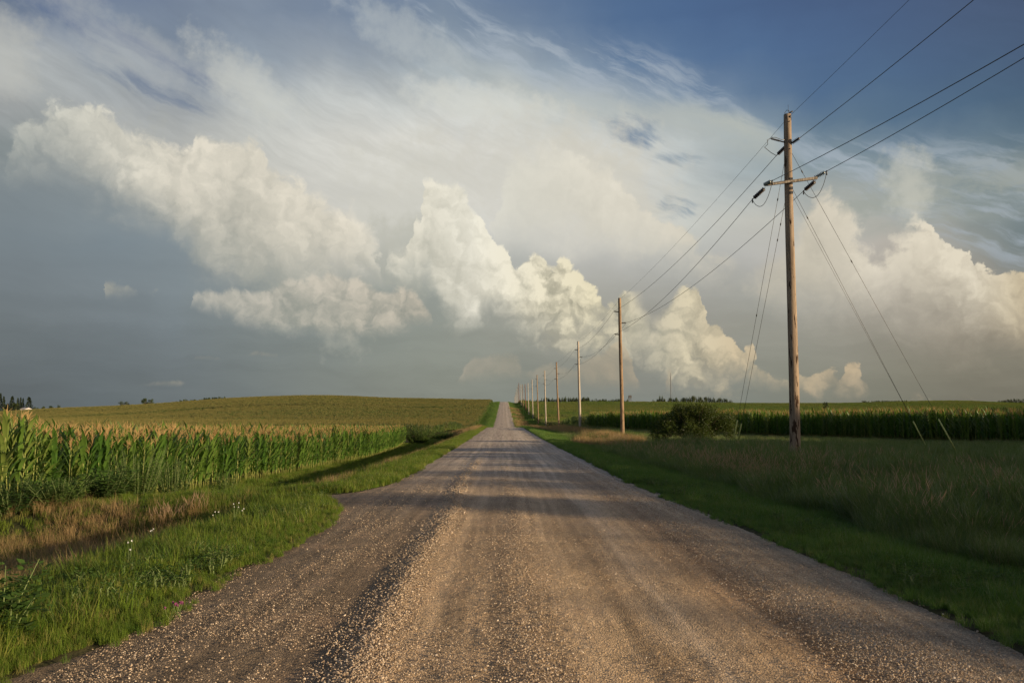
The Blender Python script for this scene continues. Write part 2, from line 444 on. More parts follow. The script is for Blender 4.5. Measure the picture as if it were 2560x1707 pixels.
# ------------------------------------------------------------------ helpers for things
def tag(o, label=None, cat=None, group=None, kind=None):
    if label: o["label"] = label
    if cat: o["category"] = cat
    if group: o["group"] = group
    if kind: o["kind"] = kind
    return o

def link(o, parent=None):
    COL.objects.link(o)
    if parent is not None: o.parent = parent
    return o

def empty(name, loc, **kw):
    o = bpy.data.objects.new(name, None)
    o.location = loc
    o.empty_display_size = 0.2
    link(o)
    return tag(o, **kw)

class MB:
    """collects quads and triangles, makes ONE mesh"""
    def __init__(self): self.v, self.f, self.mi, self.sm = [], [], [], True
    def add(self, vs, fs, mi=0):
        b = len(self.v)
        self.v.extend([tuple(p) for p in vs])
        self.f.extend([tuple(i + b for i in f) for f in fs])
        self.mi.extend([mi] * len(fs))
    def tube(self, pts, rad, n=6, mi=0, caps=True):
        pts = [Vector(p) for p in pts]
        if not hasattr(rad, '__len__'): rad = [rad] * len(pts)
        vs, fs = [], []
        up = Vector((0.13, 0.2, 1)).normalized()
        for i, p in enumerate(pts):
            t = (pts[min(i + 1, len(pts) - 1)] - pts[max(i - 1, 0)])
            if t.length < 1e-9: t = Vector((0, 0, 1))
            t.normalize()
            ref = up if abs(t.dot(up)) < 0.95 else Vector((1, 0, 0))
            a = t.cross(ref).normalized(); b = t.cross(a).normalized()
            for k in range(n):
                an = 2 * math.pi * k / n
                vs.append(p + (a * math.cos(an) + b * math.sin(an)) * rad[i])
        for i in range(len(pts) - 1):
            for k in range(n):
                k2 = (k + 1) % n
                fs.append((i * n + k, i * n + k2, (i + 1) * n + k2, (i + 1) * n + k))
        if caps:
            fs.append(tuple(range(n - 1, -1, -1)))
            fs.append(tuple((len(pts) - 1) * n + k for k in range(n)))
        self.add(vs, fs, mi)
    def box(self, c, s, rot=None, mi=0):
        c = Vector(c); M = rot or Matrix.Identity(3)
        vs = [c + M @ Vector((x * s[0] / 2, y * s[1] / 2, z * s[2] / 2)) for x in (-1, 1) for y in (-1, 1) for z in (-1, 1)]
        self.add(vs, [(0, 1, 3, 2), (4, 6, 7, 5), (0, 4, 5, 1), (2, 3, 7, 6), (0, 2, 6, 4), (1, 5, 7, 3)], mi)
    def ribbon(self, pts, wid, side, mi=0, fold=0.0):
        """flat leaf along pts, optional V fold"""
        vs, fs = [], []
        side = Vector(side).normalized()
        n = len(pts)
        for i, p in enumerate(pts):
            p = Vector(p)
            if fold:
                t = Vector(pts[min(i + 1, n - 1)]) - Vector(pts[max(i - 1, 0)])
                nn = side.cross(t).normalized() * (wid[i] * fold)
                vs += [p - side * wid[i] / 2 + nn, p, p + side * wid[i] / 2 + nn]
            else:
                vs += [p - side * wid[i] / 2, p + side * wid[i] / 2]
        k = 3 if fold else 2
        for i in range(n - 1):
            for j in range(k - 1):
                fs.append((i * k + j, i * k + j + 1, (i + 1) * k + j + 1, (i + 1) * k + j))
        self.add(vs, fs, mi)
    def mesh(self, name, mats, smooth=True):
        me = bpy.data.meshes.new(name)
        me.from_pydata(self.v, [], self.f)
        for m in (mats if isinstance(mats, (list, tuple)) else [mats]): me.materials.append(m)
        if len(set(self.mi)) > 1: me.polygons.foreach_set('material_index', self.mi)
        if smooth: me.polygons.foreach_set('use_smooth', [True] * len(me.polygons))
        me.update()
        return me
    def build(self, name, mats, parent=None, smooth=True, do_link=True):
        o = bpy.data.objects.new(name, self.mesh(name, mats, smooth))
        if do_link: link(o, parent)
        return o

# ------------------------------------------------------------------ numpy value noise
_tab = rng.random((512, 512)).astype(np.float32)
def vnoise(x, y):
    xi = np.floor(x).astype(np.int64); yi = np.floor(y).astype(np.int64)
    fx = x - xi; fy = y - yi
    fx = fx * fx * (3 - 2 * fx); fy = fy * fy * (3 - 2 * fy)
    a = _tab[xi % 512, yi % 512]; b = _tab[(xi + 1) % 512, yi % 512]
    c = _tab[xi % 512, (yi + 1) % 512]; d = _tab[(xi + 1) % 512, (yi + 1) % 512]
    return (a * (1 - fx) + b * fx) * (1 - fy) + (c * (1 - fx) + d * fx) * fy
def fbm(x, y, o=4, r=0.5):
    s = 0; a = 1; t = 0
    for i in range(o):
        s = s + a * vnoise(x * 2 ** i + 17.3 * i, y * 2 ** i + 9.1 * i); t += a; a *= r
    return s / t - 0.5

def sstep(x, a, b):
    t = np.clip((x - a) / (b - a), 0, 1)
    return t * t * (3 - 2 * t)

# ------------------------------------------------------------------ the lie of the land (heights relative to the eye, +EYE at the end)
_ky = np.array([-90, 0, 6, 16, 30, 50, 75, 100, 130, 152, 190, 236, 280, 317, 360, 411, 480, 546, 600, 700, 850, 1200, 2500, 7000.])
_kz = np.array([-1.75, -1.75, -1.80, -2.08, -2.42, -2.90, -3.38, -3.80, -4.35, -4.80, -6.75, -7.40, -6.75, -5.9, -4.85, -3.50, -1.65, -0.15, -1.0, -5, -12, -22, -60, -175])
_ty = np.arange(-100, 7001, 1.0)
_tz = np.interp(_ty, _ky, _kz)
_kern = np.exp(-0.5 * (np.arange(-18, 19) / 6.0) ** 2); _kern /= _kern.sum()
_tz2 = np.convolve(np.pad(_tz, 18, mode='edge'), _kern, mode='valid')
def road_h(y): return np.interp(y, _ty, _tz2)

_ku = np.array([-3000, -1258, -1095, -962, -827, -697, -600, -456, -379, -303, -239, -100, -45, -25, 0, 40, 62, 150, 400, 600, 900, 1050, 1160, 1300, 3000.])
_ks = np.array([-9.5, -8.5, -5.9, -4.6, -2.2, 0.7, 2.0, 2.8, 2.2, 1.2, 0.7, 0.1, -0.1, -0.15, -0.15, -0.5, -2.2, -2.3, -2.3, -2.8, -3.0, -1.7, -1.4, -3.0, -4.0])
_tu = np.arange(-3000, 3001, 5.0)
_kk = np.exp(-0.5 * (np.arange(-12, 13) / 5.0) ** 2); _kk /= _kk.sum()
_ts = np.convolve(np.pad(np.interp(_tu, _ku, _ks), 12, mode='edge'), _kk, mode='valid')

def left_edge(y):
    y = np.asarray(y, float)
    e = -3.62 + 0.46 * sstep(y, 4.9, 7.2) + 0.6 * sstep(y, 200, 500)
    e = e - 2.9 * np.exp(-((y - 18.6) / 0.72) ** 4) - 0.9 * np.exp(-((y - 18.4) / 2.4) ** 2)
    return e + 0.22 * fbm(y * 0.6, y * 0 + 3.0, 3)
def right_edge(y):
    y = np.asarray(y, float)
    return 4.15 - 0.40 * sstep(y, 7, 24) - 0.50 * sstep(y, 170, 500) + 0.25 * fbm(y * 0.5, y * 0 + 50.0, 3)

def corn_left(y):     # field edge on the left, near field
    return np.interp(y, [8, 14, 18, 22, 30, 40, 60, 80, 96, 112, 150, 500], [-15, -13.4, -12.0, -11.6, -11.1, -10.6, -9.9, -10.6, -12, -9.6, -9.0, -9.0])
def corn_right(y):
    return np.interp(y, [-40, 10, 40, 54, 80, 106, 118, 600], [70, 60, 43, 35, 24, 15, 13.4, 13.0])

def land(x, y):
    x = np.asarray(x, float); y = np.asarray(y, float)
    h = road_h(y)
    u = 1991.0 * x / np.maximum(y, 60)
    w = sstep(y, 150, 500) * (1 - sstep(y, 560, 1100))
    h = h + w * (np.interp(u, _tu, _ts) + 0.15)
    # cross-section of the verges
    drive = np.exp(-((y - 18.6) / 2.2) ** 4)
    kl = np.interp(y, [0, 20, 40, 60, 97, 115, 150, 400], [1.0, 1.0, 1.2, 1.45, 1.9, 1.4, 1.0, 0.6])
    lx = -x
    lo = np.interp(lx, [3.1, 3.9, 4.8, 6.0, 7.6, 8.6, 10.5, 13, 40, 200], [0, -0.03, -0.14, -0.5, -0.86, -0.84, -0.58, -0.55, -0.55, -0.4])
    lo = (lo - 0.18 * sstep(lx, 8, 11)) * kl * (1 - 0.85 * drive * (lx < 13))
    ro = np.interp(x, [4.0, 4.8, 6.1, 8.0, 10.5, 13, 30, 200], [0, -0.08, -0.30, -0.50, -0.18, 0.08, 0.0, 0.1])
    h = h + np.where(x < 0, lo, ro)
    far = sstep(np.abs(x), 3.5, 8)
    h = h + far * 0.10 * fbm(x * 0.35, y * 0.35, 3) + sstep(np.abs(x), 12, 60) * 0.9 * fbm(x * 0.011 + 5, y * 0.011, 2)
    return h + EYE
def land1(x, y): return float(land(np.array([x]), np.array([y]))[0])

def road_z(x, y):
    z = road_h(y) + EYE
    c = (x - 0.35) / 3.4
    z = z + 0.05 * (1 - np.clip(c * c, 0, 1.6)) - 0.03
    # windrow of loose stones and wheel tracks
    mz = 0.10 * np.sin(y * 0.16) + 0.06 * np.sin(y * 0.43 + 1)
    near = 1 - sstep(y, 30, 70)
    xx = x - mz
    z = z + near * (0.020 * np.exp(-((xx + 1.05) / 0.15) ** 2) * (1 + 1.2 * fbm(x * 3, y * 2.2, 3)) - 0.012 * np.exp(-((xx + 1.48) / 0.22) ** 2)
                    - 0.006 * np.exp(-((xx + 0.62) / 0.16) ** 2) - 0.006 * np.exp(-((xx - 0.85) / 0.18) ** 2) - 0.010 * np.exp(-((xx - 2.2) / 0.2) ** 2)
                    + 0.018 * np.exp(-((xx - 2.95) / 0.3) ** 2) + 0.010 * np.exp(-((xx - 0.15) / 0.25) ** 2))
    return z

def grid_mesh(name, X, Y, Z, mats):
    nr, nc = X.shape
    me = bpy.data.meshes.new(name)
    co = np.stack([X, Y, Z], -1).reshape(-1, 3).astype(np.float32)
    me.vertices.add(len(co)); me.vertices.foreach_set('co', co.ravel())
    i = np.arange(nr - 1)[:, None] * nc + np.arange(nc - 1)[None, :]
    q = np.stack([i, i + 1, i + nc + 1, i + nc], -1).reshape(-1, 4)
    nq = len(q)
    me.loops.add(nq * 4); me.loops.foreach_set('vertex_index', q.ravel().astype(np.int32))
    me.polygons.add(nq)
    me.polygons.foreach_set('loop_start', (np.arange(nq) * 4).astype(np.int32))
    me.polygons.foreach_set('loop_total', np.full(nq, 4, np.int32))
    me.polygons.foreach_set('use_smooth', np.ones(nq, bool))
    for m in mats: me.materials.append(m)
    me.update(calc_edges=True)
    return me

# ------------------------------------------------------------------ materials
def mat(name):
    m = bpy.data.materials.new(name)
    m.use_nodes = True
    m.node_tree.nodes.clear()
    g = G(m.node_tree)
    out = g.new('ShaderNodeOutputMaterial')
    return m, g, out

def principled(g, col, rough=0.85, spec=0.2, bump=None, bstr=0.3, bdist=0.02, metal=0.0):
    b = g.new('ShaderNodeBsdfPrincipled')
    g.put(b.inputs['Base Color'], col)
    g.put(b.inputs['Roughness'], rough)
    b.inputs['Specular IOR Level'].default_value = spec
    b.inputs['Metallic'].default_value = metal
    if bump is not None:
        n = g.new('ShaderNodeBump')
        n.inputs['Strength'].default_value = bstr
        n.inputs['Distance'].default_value = bdist
        g.put(n.inputs['Height'], bump)
        g.l.new(n.outputs[0], b.inputs['Normal'])
    return b

def pos(g):
    n = g.new('ShaderNodeNewGeometry')
    return S(g, n.outputs['Position'])

def plain(name, col, rough=0.6, spec=0.3, metal=0.0, var=0.15, sc=30):
    m, g, out = mat(name)
    n = g.noise(pos(g), sc, 3)
    c = g.mix(g.mapr(n, 0.3, 0.7), tuple(v * (1 - var) for v in col), tuple(min(1, v * (1 + var)) for v in col))
    g.l.new(principled(g, c, rough, spec, metal=metal).outputs[0], out.inputs[0])
    return m

def leafmat(name, c1, c2, c3=None, trans=0.35, rough=0.55, patch=0.25, spec=0.05, hue_patch=None, zfade=None):
    """leaf colour varies plant to plant (random) and across the field (position)"""
    m, g, out = mat(name)
    oi = g.new('ShaderNodeObjectInfo')
    rnd = S(g, oi.outputs['Random'])
    pn = g.noise(pos(g), patch, 3, 0.6)
    f = (rnd * 0.65 + (pn - 0.5) * 1.7 + 0.18).clamp()
    col = g.mix(f, c1, c2)
    if c3 is not None:
        k = g.m('FRACT', rnd * 7.31)
        col = g.mix(g.mapr(k, 0.72, 1.0), col, c3)
    if hue_patch:
        hp = g.noise(g.vm('MULTIPLY', pos(g), (0.012, 0.035, 0.05)), 1.0, 4, 0.6)
        col = g.mix(g.mapr(hp, 0.46, 0.60), col, hue_patch)
    d = g.new('ShaderNodeBsdfDiffuse'); g.put(d.inputs[0], col)
    t = g.new('ShaderNodeBsdfTranslucent'); g.put(t.inputs[0], g.mix(0.5, col, (col_up(c2)), 'MIX'))
    mx = g.new('ShaderNodeMixShader'); mx.inputs[0].default_value = trans
    g.l.new(d.outputs[0], mx.inputs[1]); g.l.new(t.outputs[0], mx.inputs[2])
    gl = g.new('ShaderNodeBsdfGlossy'); gl.inputs['Roughness'].default_value = rough
    gl.inputs[0].default_value = (1, 1, 1, 1)
    fr = g.new('ShaderNodeFresnel'); fr.inputs[0].default_value = 1.35
    m2 = g.new('ShaderNodeMixShader')
    g.put(m2.inputs[0], S(g, fr.outputs[0]) * spec)
    g.l.new(mx.outputs[0], m2.inputs[1]); g.l.new(gl.outputs[0], m2.inputs[2])
    g.l.new(m2.outputs[0], out.inputs[0])
    return m
def col_up(c): return (min(1, c[0] * 1.5), min(1, c[1] * 1.4), c[2] * 0.7)

# ground under the vegetation
def make_ground_mat():
    m, g, out = mat("soil_and_thatch")
    p = pos(g)
    n1 = g.noise(p, 0.35, 5, 0.6); n2 = g.noise(p, 9, 5, 0.65)
    c = g.mix(g.mapr(n1, 0.35, 0.65), (0.050, 0.062, 0.022), (0.085, 0.075, 0.035))
    c = g.mix(g.mapr(n2, 0.35, 0.7, 0, 0.7), c, (0.035, 0.030, 0.018))
    g.l.new(principled(g, c, 0.95, 0.05, n2, 0.6, 0.04).outputs[0], out.inputs[0])
    return m
M_GROUND = make_ground_mat()

def make_road_mat():
    m, g, out = mat("crushed_gravel")
    p = pos(g)
    x, y, z = g.sep(p)
    wob = g.noise(g.xyz(x * 0.3, y * 0.12), 1.0, 3, 0.5)
    xx = x + (wob - 0.5) * 0.7 + (g.noise(g.xyz(x * 2.0, y * 0.7), 1.0, 4, 0.6) - 0.5) * 0.55
    t = g.mapr(xx, -4.0, 4.0, smooth=False)
    def P(v): return (v + 4) / 8
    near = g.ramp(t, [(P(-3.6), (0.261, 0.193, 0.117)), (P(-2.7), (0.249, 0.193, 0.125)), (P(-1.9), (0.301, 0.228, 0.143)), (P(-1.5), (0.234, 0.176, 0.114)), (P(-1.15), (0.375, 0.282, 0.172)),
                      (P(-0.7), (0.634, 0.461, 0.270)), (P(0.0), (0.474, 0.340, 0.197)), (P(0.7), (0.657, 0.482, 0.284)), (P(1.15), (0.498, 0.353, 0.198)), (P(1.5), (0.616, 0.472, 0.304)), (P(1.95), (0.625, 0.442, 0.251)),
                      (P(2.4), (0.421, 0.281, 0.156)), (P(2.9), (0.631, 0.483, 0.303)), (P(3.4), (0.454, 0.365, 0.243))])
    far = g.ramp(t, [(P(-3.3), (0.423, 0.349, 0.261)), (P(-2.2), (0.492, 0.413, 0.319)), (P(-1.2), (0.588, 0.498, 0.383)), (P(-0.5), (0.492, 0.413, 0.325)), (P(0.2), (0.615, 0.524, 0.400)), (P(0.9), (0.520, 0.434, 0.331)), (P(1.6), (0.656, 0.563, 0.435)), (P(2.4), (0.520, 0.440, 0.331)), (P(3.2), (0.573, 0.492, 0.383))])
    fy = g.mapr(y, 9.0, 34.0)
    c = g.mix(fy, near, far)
    # tyre tracks : thin darker lines along the road
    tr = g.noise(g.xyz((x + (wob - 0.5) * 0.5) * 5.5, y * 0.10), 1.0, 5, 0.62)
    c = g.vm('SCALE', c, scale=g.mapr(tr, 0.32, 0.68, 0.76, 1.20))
    # pebbles
    gr = g.noise(p, 55, 4, 0.7)
    v = g.voro(p, 62, feature='F1', dim='3D')
    peb = g.mapr(v, 0.10, 0.42, 1.35, 0.72)
    vc = g.new('ShaderNodeTexVoronoi'); vc.inputs['Scale'].default_value = 62; g.put(vc.inputs['Vector'], p)
    vr, vg, vb = g.sep(S(g, vc.outputs['Color']))
    c = g.vm('SCALE', c, scale=g.mapr(gr, 0.3, 0.7, 0.80, 1.20) * peb * g.mapr(vr, 0.0, 1.0, 0.72, 1.30, smooth=False))
    big = g.noise(p, 1.6, 5, 0.65)
    c = g.vm('SCALE', c, scale=g.mapr(big, 0.3, 0.7, 0.86, 1.13))
    c = g.mix(g.mapr(big, 0.52, 0.70, 0, 0.35), c, (0.36, 0.24, 0.145))
    # grass debris near the edges
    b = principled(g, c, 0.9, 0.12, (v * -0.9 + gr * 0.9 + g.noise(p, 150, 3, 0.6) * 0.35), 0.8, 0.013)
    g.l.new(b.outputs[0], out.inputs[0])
    return m
M_ROAD = make_road_mat()

# ------------------------------------------------------------------ terrain and road
def axis_x():
    a = [0.0]
    while a[-1] < 9000:
        s = 0.4 if a[-1] < 16 else min(max(0.4, a[-1] * 0.035), 400)
        a.append(a[-1] + s)
    return np.array([-v for v in a[:0:-1]] + a)
def axis_y():
    a = [-60.0]
    while a[-1] < 7000:
        y = a[-1]
        a.append(y + (1.0 if y < 2 else 0.45 if y < 60 else min(max(0.45, y * 0.012), 300)))
    return np.array(a)
ax, ay = axis_x(), axis_y()
TX, TY = np.meshgrid(ax, ay)
TZ = land(TX, TY)
le, re_ = left_edge(TY), right_edge(TY)
inside = np.minimum(sstep(TX, le + 0.0, le + 0.5), 1 - sstep(TX, re_ - 0.5, re_))
TZ = TZ - 0.08 * inside * (TY < 800)
ground = bpy.data.objects.new("ground", grid_mesh("ground", TX, TY, TZ, [M_GROUND]))
link(ground); tag(ground, kind="structure")

ry = [-12.0]
while ry[-1] < 760:
    y = ry[-1]
    ry.append(y + (0.5 if y < 2.5 else min(max(0.014, y * y / 1400 / 2.2), 2.5)))
ry = np.array(ry)
nc = 400
sx = np.linspace(0, 1, nc)[None, :]
RY = np.repeat(ry[:, None], nc, 1)
LE, RE = left_edge(RY) - 0.35, right_edge(RY) + 0.35
# columns dense on the carriageway, the last few fill the field entrance
base = -4.2 + (RE + 4.2) * np.clip((sx - 0.12) / 0.88, 0, 1)
RX = np.where(sx < 0.12, LE + (-4.2 - LE) * (sx / 0.12), base)
RX = np.where(LE > -4.2, LE + (RE - LE) * sx, RX)
RZ = road_z(RX, RY)
d_edge = np.minimum(RX - LE, RE - RX)
# the entrance follows the bank down to the field
ent = sstep(-RX, 3.9, 7.5)
RZ = RZ * (1 - ent) + (land(RX, RY) + 0.015) * ent
RZ = RZ - 0.12 * (1 - sstep(d_edge, 0.0, 0.40))
amp = 1 - sstep(RY, 18, 40)
RZ = RZ + amp * (0.007 * fbm(RX * 9, RY * 6, 3) + 0.008 * np.maximum(fbm(RX * 30, RY * 30, 2), -0.1) + 0.012 * fbm(RX * 3.1 + 9, RY * 1.1, 3))
tread = np.sin(RY * 26 + RX * 5) * np.exp(-((RX - 0.02) / 0.16) ** 2)
RZ = RZ + 0.004 * tread * amp * (fbm(RX * 1.2, RY * 0.6, 2) > 0.02)
road = bpy.data.objects.new("road", grid_mesh("road", RX, RY, RZ, [M_ROAD]))
link(road); tag(road, kind="structure")

# ------------------------------------------------------------------ scatter (only for stuff)
def scatter(name, P, rotz, scl, idx, protos, tilt=None, label=None, cat=None):
    """ONE object of kind stuff: points carrying copies of the given meshes"""
    n = len(P)
    me = bpy.data.meshes.new(name)
    me.vertices.add(n)
    me.vertices.foreach_set('co', np.asarray(P, np.float32).ravel())
    rot = np.zeros((n, 3), np.float32)
    if tilt is not None: rot[:, :2] = tilt
    rot[:, 2] = rotz
    a = me.attributes.new('rot', 'FLOAT_VECTOR', 'POINT'); a.data.foreach_set('vector', rot.ravel())
    scl = np.asarray(scl, np.float32)
    if scl.ndim == 1: scl = np.repeat(scl[:, None], 3, 1)
    a = me.attributes.new('scl', 'FLOAT_VECTOR', 'POINT'); a.data.foreach_set('vector', scl.astype(np.float32).ravel())
    a = me.attributes.new('idx', 'INT', 'POINT'); a.data.foreach_set('value', np.asarray(idx, np.int32))
    me.update()
    o = bpy.data.objects.new(name, me)
    link(o)
    c = bpy.data.collections.new(name + "_kinds")
    for p in protos: c.objects.link(p)
    ng = bpy.data.node_groups.new(name, 'GeometryNodeTree')
    ng.interface.new_socket('Geometry', in_out='INPUT', socket_type='NodeSocketGeometry')
    ng.interface.new_socket('Geometry', in_out='OUTPUT', socket_type='NodeSocketGeometry')
    N = ng.nodes; L = ng.links
    gi = N.new('NodeGroupInput'); go = N.new('NodeGroupOutput')
    iop = N.new('GeometryNodeInstanceOnPoints')
    ci = N.new('GeometryNodeCollectionInfo'); ci.inputs['Collection'].default_value = c
    ci.inputs['Separate Children'].default_value = True
    ci.inputs['Reset Children'].default_value = True
    def attr(nm, ty, key):
        q = N.new('GeometryNodeInputNamedAttribute'); q.data_type = ty
        q.inputs['Name'].default_value = nm
        return next(s for s in q.outputs if s.enabled and s.name == 'Attribute')
    mp = N.new('GeometryNodeMeshToPoints')
    L.new(gi.outputs[0], mp.inputs['Mesh'])
    L.new(mp.outputs[0], iop.inputs['Points'])
    L.new(ci.outputs[0], iop.inputs['Instance'])
    iop.inputs['Pick Instance'].default_value = True
    L.new(attr('idx', 'INT', 0), iop.inputs['Instance Index'])
    e2r = N.new('FunctionNodeEulerToRotation')
    L.new(attr('rot', 'FLOAT_VECTOR', 0), e2r.inputs[0])
    L.new(e2r.outputs[0], iop.inputs['Rotation'])
    L.new(attr('scl', 'FLOAT_VECTOR', 0), iop.inputs['Scale'])
    L.new(iop.outputs[0], go.inputs[0])
    md = o.modifiers.new('scatter', 'NODES'); md.node_group = ng
    tag(o, label=label, cat=cat, kind="stuff")
    return o

def inframe(x, y, m=60, ymin=1.5):
    u = 1991.0 * x / np.maximum(y, 0.1)
    return (y > ymin) & (u > -1258 - m) & (u < 1302 + m)
# ------------------------------------------------------------------ vegetation materials
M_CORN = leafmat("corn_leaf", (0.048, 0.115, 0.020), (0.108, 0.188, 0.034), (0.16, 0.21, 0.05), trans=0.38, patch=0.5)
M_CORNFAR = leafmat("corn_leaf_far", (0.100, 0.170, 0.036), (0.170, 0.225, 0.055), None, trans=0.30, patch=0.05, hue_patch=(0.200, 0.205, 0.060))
M_STALK = plain("corn_stalk", (0.20, 0.22, 0.06), 0.6)
M_TASSEL = leafmat("corn_tassel", (0.38, 0.27, 0.12), (0.50, 0.36, 0.17), None, trans=0.3)
M_TASFAR = leafmat("far_corn_tassel", (0.16, 0.155, 0.05), (0.22, 0.20, 0.075), None, trans=0.3)
M_GRASS = leafmat("verge_grass_blade", (0.050, 0.110, 0.016), (0.155, 0.215, 0.030), (0.25, 0.23, 0.07), trans=0.42, patch=1.6)
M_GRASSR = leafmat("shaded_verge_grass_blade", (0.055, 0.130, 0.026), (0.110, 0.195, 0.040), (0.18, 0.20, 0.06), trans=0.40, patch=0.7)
M_TALL = leafmat("brome_blade", (0.055, 0.115, 0.030), (0.150, 0.210, 0.062), (0.26, 0.25, 0.12), trans=0.35, patch=0.9)
M_DRY = leafmat("dry_grass_blade", (0.22, 0.155, 0.07), (0.35, 0.255, 0.125), (0.13, 0.13, 0.05), trans=0.3, patch=1.0)
M_SEED = leafmat("grass_seed_head", (0.30, 0.215, 0.14), (0.46, 0.34, 0.23), None, trans=0.35)
M_WEED = leafmat("weed_leaf", (0.050, 0.105, 0.025), (0.100, 0.165, 0.035), None, trans=0.35, patch=1.2)
M_SHRUB = leafmat("willow_leaf", (0.034, 0.060, 0.013), (0.085, 0.105, 0.024), None, trans=0.3, patch=1.5)
M_TREE = leafmat("far_tree_leaf", (0.030, 0.050, 0.022), (0.060, 0.080, 0.030), None, trans=0.2, patch=0.1)
M_PINE = leafmat("spruce_needle", (0.022, 0.038, 0.020), (0.040, 0.060, 0.028), None, trans=0.1, patch=0.2)
M_BARK = plain("bark", (0.10, 0.075, 0.05), 0.9, 0.1, var=0.3)
M_STEM = plain("green_stem", (0.11, 0.15, 0.05), 0.7)

def rv(a, b): return random.uniform(a, b)

# ------------------------------------------------------------------ corn
def corn_parts(h=2.1, nleaf=11, seg=6, sides=5, fold=0.10, tass=8):
    st, lf, ts = MB(), MB(), MB()
    lean = Vector((rv(-.05, .05), rv(-.05, .05), 0))
    def sp(z): return Vector((lean.x * z, lean.y * z, z))
    st.tube([sp(-0.1), sp(0.4 * h), sp(0.75 * h), sp(h * 0.93)], [0.016, 0.013, 0.010, 0.005], sides)
    ph = rv(0, math.pi)
    for i in range(nleaf):
        f = (i + 0.3) / nleaf
        z0 = h * (0.12 + 0.74 * f)
        az = ph + i * math.pi + rv(-.45, .45)
        L = (0.80 if f < 0.7 else 0.66) * rv(0.8, 1.15) * h / 2.1
        el0 = R(rv(58, 76) + 8 * f)
        droop = R(rv(70, 135) * (1.0 - 0.62 * f))
        d = Vector((math.cos(az), math.sin(az), 0)); side = Vector((-math.sin(az), math.cos(az), 0))
        pts, w = [], []
        p = sp(z0)
        tw = rv(-0.5, 0.5)
        for s in range(seg + 1):
            t = s / seg
            e = el0 - droop * t ** 1.6
            pts.append(p.copy())
            w.append(max(0.004, 0.098 * rv(.92, 1.08) * (math.sin(math.pi * min(1, 0.22 + t * 0.80)) ** 0.8)))
            p = p + (d * math.cos(e) + Vector((0, 0, math.sin(e)))) * L / seg
        lf.ribbon(pts, w, (side + Vector((0, 0, tw))).normalized(), fold=fold)
    zt = h * 0.92
    for k in range(tass):
        az = rv(0, 6.28); e = R(rv(50, 85)) if k else R(88)
        L = rv(0.16, 0.26) if k else 0.36
        d = Vector((math.cos(az) * math.cos(e), math.sin(az) * math.cos(e), math.sin(e)))
        a = sp(zt) + Vector((0, 0, 0.02 * k))
        pts = [a, a + d * L * 0.5, a + d * L + Vector((math.cos(az), math.sin(az), -0.5)) * L * 0.12 * (1 if k else 0)]
        s1 = Vector((-math.sin(az), math.cos(az), 0))
        ts.ribbon(pts, [0.011, 0.014, 0.006], s1)
        ts.ribbon(pts, [0.011, 0.014, 0.006], d.cross(s1))
    return st, lf, ts

def merge(parts, name, mats):
    m = MB()
    for i, q in enumerate(parts): m.add(q.v, q.f, i)
    return bpy.data.objects.new(name, m.mesh(name, mats))

corn_kinds = [corn_parts(rv(1.85, 2.05), 13) for _ in range(7)]
corn_mid = [merge(corn_parts(rv(1.85, 2.05), 11, 4, 3, 0.0, 6), "corn_plant_mesh", [M_STALK, M_CORN, M_TASSEL]) for _ in range(6)]

def corn_chunk(L, n, W=0.3, hh=2.1, tas=True, mleaf=None, leafw=0.09):
    """a short piece of a far row"""
    lf, ts = MB(), MB()
    for i in range(n):
        x0, y0 = rv(-W / 2, W / 2), -L / 2 + L * (i + rv(0.2, .8)) / n
        h = hh * rv(0.93, 1.05)
        for k in range(5):
            az = rv(0, 6.28)
            z0 = h * rv(0.25, 0.80)
            l = rv(0.5, 0.75)
            d = Vector((math.cos(az), math.sin(az), 0)); s = Vector((-math.sin(az), math.cos(az), 0))
            a = Vector((x0, y0, z0))
            b = a + d * l * 0.35 + Vector((0, 0, l * 0.42)); c = a + d * l * 0.8 + Vector((0, 0, l * rv(0.1, 0.4)))
            lf.ribbon([a, b, c], [leafw * 0.8, leafw * 1.25, leafw * 0.3], s)
        az = rv(0, 6.28)
        s = Vector((math.cos(az), math.sin(az), 0)); s2 = Vector((-s.y, s.x, 0))
        for q in (s, s2):
            ts.ribbon([(x0, y0, h * 0.84), (x0, y0, h * 0.97), (x0, y0, h * 1.05)], [0.02, 0.055 if tas else 0.05, 0.015], q)
    m = MB(); m.add(lf.v, lf.f, 0); m.add(ts.v, ts.f, 1)
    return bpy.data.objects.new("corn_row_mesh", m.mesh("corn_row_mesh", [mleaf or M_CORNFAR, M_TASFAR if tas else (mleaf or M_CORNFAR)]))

# near left field : rows parallel to the road
pts = []
for r in range(90):
    yy = np.arange(9.5, 97, 0.19)
    off = r * 0.76
    x = corn_left(yy) - off - 0.05
    pts.append(np.stack([x + rng.uniform(-.05, .05, len(yy)), yy + rng.uniform(-.05, .05, len(yy)), np.full(len(yy), r)], 1))
pts = np.concatenate(pts)
ok = inframe(pts[:, 0], pts[:, 1], 120)
pts = pts[ok]
d = np.hypot(pts[:, 0], pts[:, 1])
# the front rows stand free : the 300 plants that show largest become things
front = (pts[:, 2] < 2) & inframe(pts[:, 0], pts[:, 1], 10)
order = np.argsort(np.where(front, d, 1e9))[:300]
chosen = np.zeros(len(pts), bool); chosen[order] = True

